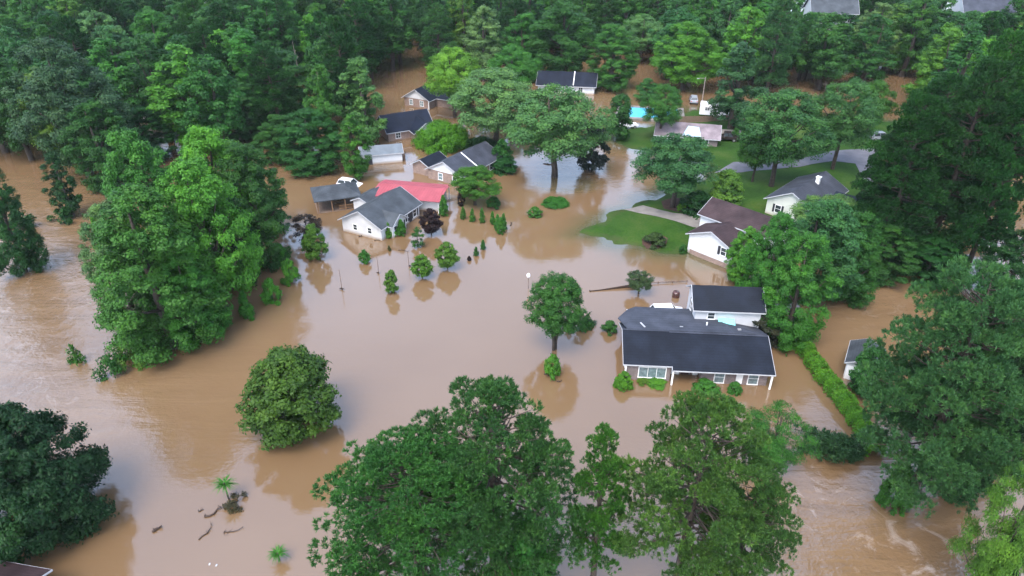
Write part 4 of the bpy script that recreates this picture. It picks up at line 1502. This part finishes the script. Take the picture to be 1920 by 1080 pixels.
T = [
    # foreground
    ('pine', 775, 1135, 790, 370, 'pine', 'broad pine at the bottom centre, left of two grown together', 'pine'),
    ('pine', 915, 1105, 712, 330, 'pine', 'tallest pine of the bottom centre pair, with rounded top', 'pine'),
    ('slim_pine', 1118, 1110, 800, 120, 'mid', 'narrow bright-topped pine between the two broad foreground pines', 'pine'),
    ('pine', 1290, 1125, 738, 300, (.054, .142, .028), 'broad fresh green pine in the foreground, in front of the ranch house', 'pine'),
    ('pine', 1405, 1130, 850, 190, (.044, .118, .028), 'lower pine leaning out right of the broad fresh green pine', 'pine'),
    ('young', 985, 1140, 970, 130, 'deep', 'dark young tree at the foot of the bottom centre pines', 'tree'),
    ('feather', 1462, 880, 752, 140, 'mid', 'fine-leaved tree with layered crown by the right-hand foreground pine', 'tree'),
    ('evergreen', 38, 985, 762, 320, 'night', 'very dark rounded evergreen at the lower left edge', 'evergreen'),
    ('magnolia', 540, 806, 652, 174, (.044, .100, .013), 'glossy magnolia standing alone in open water, left of centre', 'magnolia'),
    ('low_pine', 1805, 955, 497, 370, (.046, .130, .038), 'huge open-crowned pine on the right, in front of the white shed', 'pine'),
    ('young', 1632, 735, 652, 78, 'deep', 'small dark tree hiding the right half of the white shed', 'tree'),
    ('low_pine', 1885, 930, 560, 300, (.030, .076, .027), 'tall pine at the right edge behind the olive-green tree', 'pine'),
    ('draped', 1890, 820, 610, 160, 'dark', 'dark leafy tree at the right edge between the pines', 'tree'),
    ('draped', 1905, 565, 430, 150, 'dark', 'dark leafy tree at the right edge under the dark pine stand', 'tree'),
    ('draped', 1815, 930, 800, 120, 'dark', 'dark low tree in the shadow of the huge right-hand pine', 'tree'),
    ('sparse', 1438, 642, 586, 62, (.030, .034, .022), 'dark brownish bare-looking shrub at the right end of the two-storey wing', 'shrub'),
    ('feather', 1905, 1150, 828, 235, 'olive', 'olive-green feathery tree in the bottom right corner', 'tree'),
    ('young', 1890, 1150, 985, 130, 'dark', 'dark bushy tree below the olive-green tree, bottom right corner', 'tree'),
    ('clipped', 1040, 655, 514, 108, 'deep', 'round-headed tree on a forked trunk left of the ranch house', 'tree'),
    # left clump
    ('draped', 300, 650, 352, 240, 'mid', 'massive leafy tree at the front of the left-hand island of trees', 'tree'),
    ('draped', 225, 615, 380, 150, 'grey', 'pale vine-draped tree with dead branches on the left of the island', 'tree'),
    ('big', 385, 590, 300, 200, 'fresh', 'light green tree in the middle of the left-hand island of trees', 'tree'),
    ('draped', 290, 560, 245, 190, 'mid', 'tall light green tree at the back of the left-hand island', 'tree'),
    ('draped', 468, 495, 265, 145, 'deep', 'dark tall tree on the right side of the left-hand island', 'tree'),
    ('big', 405, 480, 240, 170, 'fresh', 'bright topped tree rising from the left-hand island', 'tree'),
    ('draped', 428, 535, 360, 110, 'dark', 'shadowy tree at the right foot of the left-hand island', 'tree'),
    ('draped', 500, 435, 300, 85, 'deep', 'slim dark tree at the far right end of the left-hand island', 'tree'),
    ('draped', 365, 640, 470, 130, 'mid', 'low leafy tree at the front right of the left-hand island', 'tree'),
    ('draped', 205, 560, 400, 70, 'fresh', 'bright green vine-covered trunk on the left edge of the island', 'tree'),
    # left bank
    ('draped', 15, 510, 300, 150, 'dark', 'dark tree at the left edge, overhanging the fast stream', 'tree'),
    ('tall', 115, 405, 285, 75, 'dark', 'slim dark tree standing in the stream at the left', 'tree'),
    ('big', 130, 330, 75, 230, (.036, .084, .034), 'huge grey-green tree towering over the left bank', 'tree'),
    ('draped', 195, 355, 190, 150, 'deep', 'dark tree on the left bank under the huge grey-green one', 'tree'),
    ('big', 20, 300, 110, 150, 'deep', 'dense dark tree at the left edge of the forest', 'tree'),
    ('tall', 350, 280, 85, 140, 'fresh', 'bright light green tree standing out of the left forest', 'tree'),
    ('tall', 470, 240, 55, 130, 'mid', 'tall mid green tree above the gap of brown water at left', 'tree'),
    ('tall', 610, 300, 120, 80, 'mid', 'tall slim tree, left of the lighter slim tree by the white outbuilding', 'tree'),
    ('tall', 675, 275, 108, 95, 'grey', 'tall pale-topped slim tree left of the far brick houses', 'tree'),
    ('tall', 668, 336, 215, 62, 'mid', 'narrow tree rising beside the white SUV and pavilion', 'tree'),
    ('draped', 585, 318, 205, 120, 'deep', 'dark full tree at the edge of the flood above the pavilion', 'tree'),
    ('draped', 525, 300, 215, 110, 'deep', 'dark tree behind the right end of the left-hand island', 'tree'),
    ('draped', 440, 260, 150, 110, 'teal', 'grey-green tree beside the brown water gap in the left forest', 'tree'),
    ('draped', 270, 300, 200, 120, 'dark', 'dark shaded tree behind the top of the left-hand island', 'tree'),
    # centre
    ('spread', 848, 220, 88, 100, 'lime', 'yellow-green tree beside the far brick house', 'tree'),
    ('big', 1055, 152, 5, 130, 'deep', 'big dark tree directly behind the far house with the long navy roof', 'tree'),
    ('draped', 1150, 166, 45, 95, 'mid', 'rounded green tree right of the far house with the long navy roof', 'tree'),
    ('spread', 1205, 118, 28, 90, 'grey', 'pale grey-green tree behind the gap of open water at top centre', 'tree'),
    ('big', 1290, 168, 42, 130, 'fresh', 'bright green tree behind the utility pole and camper', 'tree'),
    ('draped', 985, 150, 25, 90, 'mid', 'leafy tree left of the far house with the long navy roof', 'tree'),
    ('spread', 930, 275, 128, 160, 'grey', 'silvery grey-green tree behind the broad central tree', 'tree'),
    ('spread', 965, 195, 86, 100, 'mid', 'rounded mid green tree behind the silvery one', 'tree'),
    ('spread', 1047, 332, 160, 195, (0.059, 0.160, 0.036), 'broad spreading tree over a drowned lawn, centre of the flood', 'tree'),
    ('young', 1112, 320, 228, 62, (.016, .026, .022), 'dark blackish-green tree at the right of the broad central tree', 'tree'),
    ('spread', 893, 384, 311, 92, 'glossy', 'glossy green tree in front of the brick house with white gable', 'tree'),
    ('young', 940, 312, 262, 45, 'deep', 'small dark tree at the right end of the brick house roof', 'tree'),
    ('thicket', 828, 276, 226, 98, 'hedge', 'long mounded green thicket behind the brick house', 'shrub'),
    ('thicket', 900, 283, 256, 60, 'dark', 'low dark shrubbery right of the mounded thicket', 'shrub'),
    ('young', 1160, 262, 176, 50, 'deep', 'small dark tree by the flooded street end, left of the pool', 'tree'),
    ('young', 1212, 190, 147, 44, 'teal', 'small grey-green tree on the far side of the pool', 'tree'),
    ('spread', 1240, 262, 158, 78, 'mid', 'green tree directly in front of the turquoise pool', 'tree'),
    ('spread', 1268, 388, 250, 155, 'teal', 'spreading dark tree on a mulch bed by the driveway', 'tree'),
    ('young', 1362, 388, 318, 62, 'olive', 'small rounded tree behind the brown-roofed house', 'tree'),
    ('spread', 1478, 348, 168, 180, 'teal', 'large layered tree on the lawn, behind the slate-roofed white house', 'tree'),
    ('spread', 1585, 318, 150, 140, (0.050, 0.133, 0.035), 'light-topped large tree beside the road, right of the layered tree', 'tree'),
    ('spread', 1425, 340, 240, 80, 'mid', 'low wide tree at the left of the large layered lawn tree', 'tree'),
    ('tall', 1385, 240, 80, 105, (0.032, 0.098, 0.031), 'tall green tree rising behind the black pickup', 'tree'),
    ('spread', 1640, 262, 150, 80, 'mid', 'pale green tree behind the silver-grey car', 'tree'),
    # right clump
    ('big', 1440, 590, 400, 110, 'mid', 'leafy tree close behind the two-storey wing, left of its clump', 'tree'),
    ('draped', 1500, 640, 440, 140, 'mid', 'dense tree at the top end of the clipped hedge', 'tree'),
    ('draped', 1400, 530, 425, 75, 'fresh', 'bright bushy tree touching the split-level house wall', 'tree'),
    ('big', 1530, 570, 375, 170, 'teal', 'tall bluish tree in front of the slate-roofed white house', 'tree'),
    ('draped', 1590, 560, 400, 130, 'deep', 'dark vine-hung tree on the right of that clump', 'tree'),
    ('spread', 1560, 470, 365, 150, 'grey', 'airy pale tree half hiding the slate-roofed white house', 'tree'),
    ('draped', 1660, 520, 420, 130, 'deep', 'low dark tree below the tall dark pines', 'tree'),
    ('draped', 1740, 520, 440, 150, 'dark', 'low dark tree at the feet of the tall dark pines', 'tree'),
    ('dark_pine', 1700, 500, 180, 190, 'dark', 'tall dark pine at the left of the right-hand dark stand', 'pine'),
    ('dark_pine', 1800, 500, 115, 230, 'dark', 'tallest dark pine of the right-hand dark stand', 'pine'),
    ('dark_pine', 1890, 520, 100, 230, 'dark', 'dark pine at the right edge of the dark stand', 'pine'),
    ('dark_pine', 1745, 420, 140, 180, 'dark', 'dark pine at the back of the dark stand, behind the tallest', 'pine'),
    ('dark_pine', 1850, 400, 60, 200, 'deep', 'big pine rising at the upper right behind the dark stand', 'pine'),
    ('dark_pine', 1650, 440, 250, 110, (0.020, 0.058, 0.021), 'shorter dark pine beside the road and lawn', 'pine'),
    # planted young trees in the water
    ('young', 590, 486, 420, 50, (.058, .155, .016), 'bright green young tree left of the white house', 'tree'),
    ('sparse', 575, 448, 402, 56, (0.032, 0.027, 0.017), 'dark brownish small tree behind the bright green young tree', 'tree'),
    ('lollipop', 838, 504, 454, 46, (.058, .150, .018), 'round-headed young tree with its whole reflection, right of its twin', 'tree'),
    ('lollipop', 791, 522, 477, 40, (.058, .150, .018), 'rounded young tree left of the larger round-headed one', 'tree'),
    ('young', 733, 549, 506, 27, (.058, .150, .018), 'slim upright young tree alone in open water', 'tree'),
    ('young', 683, 492, 468, 23, 'mid', 'small sapling below the white house', 'tree'),
    ('sparse', 783, 464, 425, 26, 'deep', 'sparse dark sapling in front of the white house', 'tree'),
    ('lollipop', 808, 440, 391, 44, 'purple', 'purple-black round tree at the white house corner', 'tree'),
    ('spread', 1200, 551, 507, 52, (0.045, 0.078, 0.025), 'small spreading tree standing by the slanting fence', 'tree'),
    ('young', 1460, 0 + 596, 574, 30, 'deep', 'small bush behind the ranch house wing', 'shrub'),
    ('young', 1378, 262, 240, 20, 'mid', 'small bush by the black pickup', 'shrub'),
]
for a in T:
    tree(*a)

S = [
    ('shrub', 527, 497, 457, 36, 'mid', 'dull shrub, farthest of the row leading off the island'),
    ('shrub', 545, 530, 486, 36, 'fresh', 'bright oval shrub in the row leading off the island'),
    ('shrub', 508, 567, 522, 38, 'fresh', 'bright oval shrub, nearest of the row leading off the island'),
    ('column', 462, 598, 545, 30, 'mid', 'pointed leafy shrub close to the foot of the island'),
    ('ball', 1168, 726, 696, 36, 'hedge', 'smooth round clipped shrub at the left corner of the ranch house'),
    ('ball', 1378, 735, 715, 27, 'mid', 'small round clipped shrub below the right windows of the ranch house'),
    ('shrub', 1325, 732, 709, 52, 'mid', 'loose shrub below the middle window of the ranch house'),
    ('shrub', 1232, 719, 705, 36, 'fresh', 'low clipped shrub under the picture window, right part'),
    ('shrub', 1206, 717, 706, 24, 'olive', 'low shrub under the picture window, left part'),
    ('shrub', 1142, 622, 601, 30, 'deep', 'dark bush at the rear left corner of the ranch house'),
    ('brush', 1085, 614, 575, 56, 'deep', 'spreading dark bush right behind the round-headed tree'),
    ('shrub', 1036, 706, 664, 30, 'fresh', 'leafy sprouts standing in water below the round-headed tree'),
    ('brush', 1104, 610, 598, 30, 'dark', 'dark tuft trailing off the bush behind the round-headed tree'),
    ('ball', 1680, 946, 872, 72, 'mid', 'large round clipped shrub beside the blue barrel'),
    ('shrub', 1305, 395, 358, 62, 'dark', 'dark wide shrub on the mulch bed by the driveway'),
    ('shrub', 1278, 394, 380, 18, 'lime', 'yellow-green small shrub at the foot of the mulch bed tree'),
    ('shrub', 1228, 457, 436, 42, (0.038, 0.066, 0.018), 'low planting inside the round lawn bed'),
    ('shrub', 1281, 474, 458, 16, 'deep', 'small bush at the left corner of the split-level house'),
    ('shrub', 1003, 405, 387, 28, 'mid', 'round shrub in open water left of the lawn'),
    ('thicket', 1042, 383, 368, 50, 'mid', 'low leafy planting ring in the water below the broad tree'),
    ('column', 752, 441, 412, 18, 'mid', 'green shrub against the white house porch'),
    ('column', 729, 446, 418, 13, 'fresh', 'narrow evergreen at the white house corner'),
    ('shrub', 742, 440, 424, 22, 'fresh', 'bright low shrub under the white house porch windows'),
    ('shrub', 865, 385, 350, 14, 'purple', 'dark purple small shrub below the carport end'),
    ('shrub', 925, 389, 368, 26, 'deep', 'low green bush right of the glossy tree'),
    ('column', 831, 404, 366, 18, 'mid', 'tall arborvitae at the right end of the carport'),
    ('ball', 880, 488, 480, 8, 'purple', 'small dark ball-shaped shrub, nearest of three in a row'),
    ('column', 893, 479, 463, 10, 'deep', 'small cone-shaped conifer, middle of three in a row'),
    ('column', 906, 468, 450, 10, 'deep', 'small cone-shaped conifer, farthest of three in a row'),
    ('column', 730, 470, 460, 7, 'rust', 'tiny dark conifer tip below the white house'),
    ('brush', 143, 680, 645, 38, 'mid', 'leafy bush standing alone in the stream at left'),
    ('brush', 205, 706, 660, 66, 'deep', 'dark trailing brush at the tip of the island'),
    ('brush', 245, 680, 640, 60, 'olive', 'olive brush at the foot of the island'),
    ('brush', 113, 412, 388, 50, 'dark', 'dark low bush at the foot of the slim stream tree'),
    ('brush', 440, 946, 922, 46, (0.045, 0.039, 0.017), 'brown debris raft with some leaves around the palm-like plant'),
    ('brush', 30, 430, 395, 70, 'dark', 'dark bush hanging over the stream at the left edge'),
    ('shrub', 945, 320, 296, 46, 'dark', 'dark bush at the front right end of the brick house'),
    ('brush', 1150, 590, 0, 0, None, None),
]
for a in S:
    if a[-1]:
        tree(*a, 'shrub')

ARB = [(868, 411, 388, 11, 'arborvitae, leftmost of the spaced row in the water'), (886, 415, 391, 11, 'arborvitae, second from the left in the spaced row'),
       (904, 417, 390, 11, 'arborvitae, third from the left in the spaced row'), (924, 421, 396, 11, 'arborvitae just left of the tight cluster'),
       (933, 431, 402, 13, 'arborvitae at the left of the tight cluster'), (944, 430, 400, 13, 'arborvitae at the right of the tight cluster'),
       (939, 438, 408, 16, 'arborvitae at the front of the tight cluster')]
for bx, by, ty, wd, lab in ARB:
    tree('column', bx, by, ty, wd, 'mid', 'dark green ' + lab, 'arborvitae', 'arborvitae row in the flood')


def fronds(name, bx, by, ty, wpx, col, label):
    """a tuft of arching strap leaves"""
    x, y = at(bx, by)
    h = height_for(y, 0, ty)
    rg = np.random.default_rng(int(bx))
    rad = wpx / ppm(y, h) / 2
    vs, tn = [], []
    for k in range(130):
        a = rg.uniform(0, 2 * PI)
        el = rg.uniform(.15, 1.2)
        d0 = np.array([math.cos(a), math.sin(a), 0])
        ln = rad * rg.uniform(.45, 1.2)
        pr_ = None
        for i in range(6):
            t_ = i / 5
            c = np.array([0, 0, h * .45]) + d0 * ln * t_ * math.cos(el * .6) + np.array([0, 0, 1]) * ln * (t_ * math.sin(el) * 1.1 - .55 * t_ * t_)
            s = np.array([-d0[1], d0[0], 0]) * (.05 * (1 - t_ * .85))
            if pr_ is not None:
                vs.append([pr_[0], pr_[1], c + s, c - s][::1])
                tn.append(rg.uniform(.3, .8))
            pr_ = (c - s, c + s)
    V = np.array(vs)
    me = quads('crown', V.reshape(-1, 3), np.arange(len(V) * 4).reshape(-1, 4), LEAF)
    at_ = me.attributes.new('tint', 'FLOAT', 'FACE')
    at_.data.foreach_set('value', np.array(tn, np.float32))
    r = empty(name, (x, y, 0), 0, label, 'plant')
    o = bpy.data.objects.new('crown', me)
    COL.objects.link(o)
    o.parent = r
    o.color = (*COLS[col], 1)
    MB().tube([(0, 0, -.8), (0, 0, h * .5)], [.08, .06], 6).build('stem', M['bark'], r)


fronds('palm_plant', 429, 936, 874, 48, 'mid', 'small palm-like plant rising from a debris raft at lower left')
fronds('palm_plant', 524, 1052, 1022, 42, 'mid', 'low tuft of strap leaves in the water near the bottom edge')

# dead standing trees
def dead_tree(bx, by, ty, label, seed, spread=.28, mat='pale_bark'):
    x, y = at(bx, by)
    h = height_for(y, 0, ty)
    rg = random.Random(seed)
    r = empty('dead_tree', (x, y, 0), 0, label, 'tree')
    m = MB()
    lean = (rg.uniform(-.06, .06) * h, rg.uniform(-.06, .06) * h)
    tp = [(lean[0] * u * u, lean[1] * u * u, -1 + (h + 1) * u) for u in (0, .2, .45, .7, 1)]
    m.tube(tp, [.20, .18, .15, .1, .03], 7)
    m.build('trunk', M[mat], r)
    for k in range(11):
        u = rg.uniform(.35, .95)
        z = -1 + (h + 1) * u
        a = rg.uniform(0, 2 * PI)
        L = h * spread * rg.uniform(.5, 1.1) * (1.2 - u)
        s = Vector((lean[0] * u * u, lean[1] * u * u, z))
        e = s + Vector((L * math.cos(a), L * math.sin(a), L * rg.uniform(.2, .9)))
        q = MB().tube([s, (s + e) / 2 + Vector((0, 0, -.05 * L)), e], [.07, .05, .015], 5)
        for j in range(3):
            p = s.lerp(e, rg.uniform(.4, .95))
            d = Vector((rg.uniform(-1, 1), rg.uniform(-1, 1), rg.uniform(0, 1))) * L * .35
            q.tube([p, p + d], [.035, .012], 4)
        q.build('branch', M[mat], r)


dead_tree(248, 632, 470, 'pale dead tree with bare branches on the left edge of the island', 1)
dead_tree(262, 655, 540, 'short bleached snag among the vines on the left edge of the island', 2)
dead_tree(572, 205, 78, 'tall bare pale trunk above the brown water gap in the left forest', 3, .14)

# clipped hedge
hp = [at(*p) for p in ((1487, 634), (1510, 668), (1540, 712), (1573, 752), (1602, 792), (1628, 836), (1640, 858))]
rg = np.random.default_rng(3)
seg = np.array(hp)
N = 26000
si = rg.integers(0, len(seg) - 1, N)
tt = rg.random(N)
base = seg[si] * (1 - tt)[:, None] + seg[si + 1] * tt[:, None]
dv = seg[si + 1] - seg[si]
dv /= np.linalg.norm(dv, axis=1, keepdims=True)
nv = np.stack([-dv[:, 1], dv[:, 0]], 1)
phi = rg.uniform(-.25, PI + .25, N)
s_ = base[:, 0] * .8 + base[:, 1] * 1.3
wv_ = 1 + .10 * np.sin(s_ * 2.1) + .08 * np.sin(s_ * 5.3 + 1)
hw_, hh_ = .85 * wv_, 1.75 * (1 + .07 * np.sin(s_ * 1.7 + 2) + .05 * np.sin(s_ * 6))
q = 1 - .3 * rg.random(N) ** 2
cx = np.sign(np.cos(phi)) * np.abs(np.cos(phi)) ** .6 * hw_ * q
cz = np.sign(np.sin(phi)) * np.abs(np.sin(phi)) ** .6 * hh_ * q
pos = np.stack([base[:, 0] + nv[:, 0] * cx, base[:, 1] + nv[:, 1] * cx, cz], 1) + rg.normal(0, .07, (N, 3))
nm = np.stack([nv[:, 0] * np.cos(phi), nv[:, 1] * np.cos(phi), np.sin(phi) + .3], 1) + rg.normal(0, .5, (N, 3))
LL = .17 * rg.uniform(.7, 1.4, N)
V = leaf_quads(pos, nm, LL, LL * .6, rg)
me = quads('hedge', V.reshape(-1, 3), np.arange(N * 4).reshape(-1, 4), LEAF)
a_ = me.attributes.new('tint', 'FLOAT', 'FACE')
a_.data.foreach_set('value', np.clip(.5 + .25 * np.sin(s_ * 3) + rg.normal(0, .18, N), 0, 1).astype(np.float32))
o = bpy.data.objects.new('hedge', me)
COL.objects.link(o)
o.color = (*COLS['hedge'], 1)
tag(o, 'long bright green clipped hedge running down from the house to the right', 'hedge')

# fallen pine limbs caught by the hedge end
x_, y_ = at(1625, 850)
r = empty('fallen_branches', (x_, y_, 0), 0, 'tangle of fallen dark pine branches lying across the water at the hedge end', 'fallen tree')
rg = np.random.default_rng(9)
m = MB()
P, D = [], []
for k in range(15):
    a = rg.uniform(2.55, 3.75)
    ln = rg.uniform(2.5, 7.2)
    e = np.array([ln * math.cos(a), ln * math.sin(a) * .8, rg.uniform(.2, 1.3)])
    m.tube([(0, 0, .5), e * .5 + np.array([0, 0, .5]), e], [.13, .08, .03], 6)
    n_ = 46
    t_ = .35 + .65 * rg.random(n_)
    P.append(e[None] * t_[:, None] + rg.normal(0, .34, (n_, 3)) + np.array([0, 0, .45]))
    D.append(np.tile(np.array([math.cos(a), math.sin(a), .4]), (n_, 1)))
m.tube([(-1.0, .2, .3), (.8, .1, .8), (4.5, 1.0, 1.6)], [.16, .22, .26], 8)
m.build('limb', M['bark'], r)
P, D = np.concatenate(P), np.concatenate(D)
P[:, 2] = np.maximum(P[:, 2], .1)
ti = np.repeat(np.arange(len(P)), 14)
V = blade_quads(P[ti], D[ti] * .5 + rg.normal(0, .6, (len(ti), 3)), .42 * rg.uniform(.7, 1.2, len(ti)), np.full(len(ti), .10), rg)
me = quads('foliage', V.reshape(-1, 3), np.arange(len(V) * 4).reshape(-1, 4), LEAF)
a_ = me.attributes.new('tint', 'FLOAT', 'FACE')
a_.data.foreach_set('value', np.clip(rg.normal(.45, .2, len(V)), 0, 1).astype(np.float32))
o = bpy.data.objects.new('foliage', me)
COL.objects.link(o)
o.parent = r
o.color = (.030, .080, .030, 1)

# ------------------------------------------------------------------ the forest round the flooded streets
CLEAR = [np.array([at(*p) for p in ring]) for ring in (
    [(540, 420), (545, 330), (690, 330), (690, 160), (745, 150), (845, 155), (880, 170), (990, 160), (985, 118), (1125, 122), (1150, 105), (1232, 108),
     (1236, 168), (1300, 168), (1420, 200), (1500, 195), (1660, 168), (1720, 168), (1690, 230), (1640, 300), (1650, 420), (1500, 1300), (-600, 1300), (-600, 320),
     (60, 320), (60, 405), (200, 405), (230, 330), (540, 330)],
    [(480, 205), (480, 178), (590, 165), (590, 205)], [(262, 205), (262, 165), (310, 165), (310, 210)], [(375, 205), (375, 165), (430, 165), (430, 205)])]
PAL = ['deep', 'deep', 'mid', 'mid', 'teal', 'teal', 'grey', 'fresh', 'dark', 'deep', 'olive', 'mid']
spots = []
yy = 132.0
rowi = 0
while yy < 300:
    half = yy * .80 + 16 if yy < 262 else 95
    xx = -half + (rowi % 2) * 5.5
    while xx < half:
        x, y = xx + RG.uniform(-3.2, 3.2), yy + RG.uniform(-3, 3)
        if max(float(sdf(np.array(x), np.array(y), c)) for c in CLEAR) < -1.0 and float(sdf(np.array(x), np.array(y), LANDW)) < 0:
            spots.append((x, y))
        xx += 10.8
    yy += 10.2
    rowi += 1
taken = [(o.location.x, o.location.y) for o in COL.objects if o.type == 'EMPTY' and o.get('category') in ('house', 'tree', 'pine', 'pool', 'shed')]
for (x, y) in spots:
    if min((x - a) ** 2 + (y - b) ** 2 for a, b in taken) < 36:
        continue
    colpx = 960 + CAM_F * x / (y * cp + (CAM_H - 18) * sp)
    cap_ = 40.0
    for c0, hw0, r0 in ((1555, 40, 21), (1838, 42, 19)):
        if abs(colpx - c0) < hw0 + 25:
            cap_ = height_for(y, 0, r0) * .97
    side = 'left' if x < -35 else ('right' if x > 45 else 'middle')
    u = RG.random()
    if u < .60:
        plant('forest', x, y, 0, min(cap_, RG.uniform(16, 22)), RG.uniform(5.6, 7.2), RG.choice(PAL), 'leafy crown in the unbroken forest, %s of the upper view' % side,
              'tree', 'broadleaf forest trees, %s' % side)
    elif u < .8:
        plant('tall', x, y, 0, min(cap_, RG.uniform(18, 25)), RG.uniform(4.2, 5.4), RG.choice(PAL), 'tall narrow leafy crown in the forest, %s of the upper view' % side,
              'tree', 'tall narrow forest trees, %s' % side)
    else:
        plant('forest_pine', x, y, 0, min(cap_, RG.uniform(19, 26)), RG.uniform(4.6, 5.8), RG.choice(['dark', 'dark', 'deep', 'teal']),
              'dark pine crown in the forest, %s of the upper view' % side, 'pine', 'forest pines, %s' % side)
print('forest', len(spots), COUNT)

# ------------------------------------------------------------------ damp air
hm = bpy.data.materials.new('damp_air')
hm.use_nodes = True
t = hm.node_tree
t.nodes.clear()
ho = t.nodes.new('ShaderNodeOutputMaterial')
pv = t.nodes.new('ShaderNodeVolumePrincipled')
pv.inputs['Color'].default_value = (.80, .90, .95, 1)
pv.inputs['Density'].default_value = .00007
t.links.new(pv.outputs[0], ho.inputs['Volume'])
hz = MB().box(-3100, 3100, -700, 4100, -3.0, 62).build('haze', hm)
hz['kind'] = 'stuff'
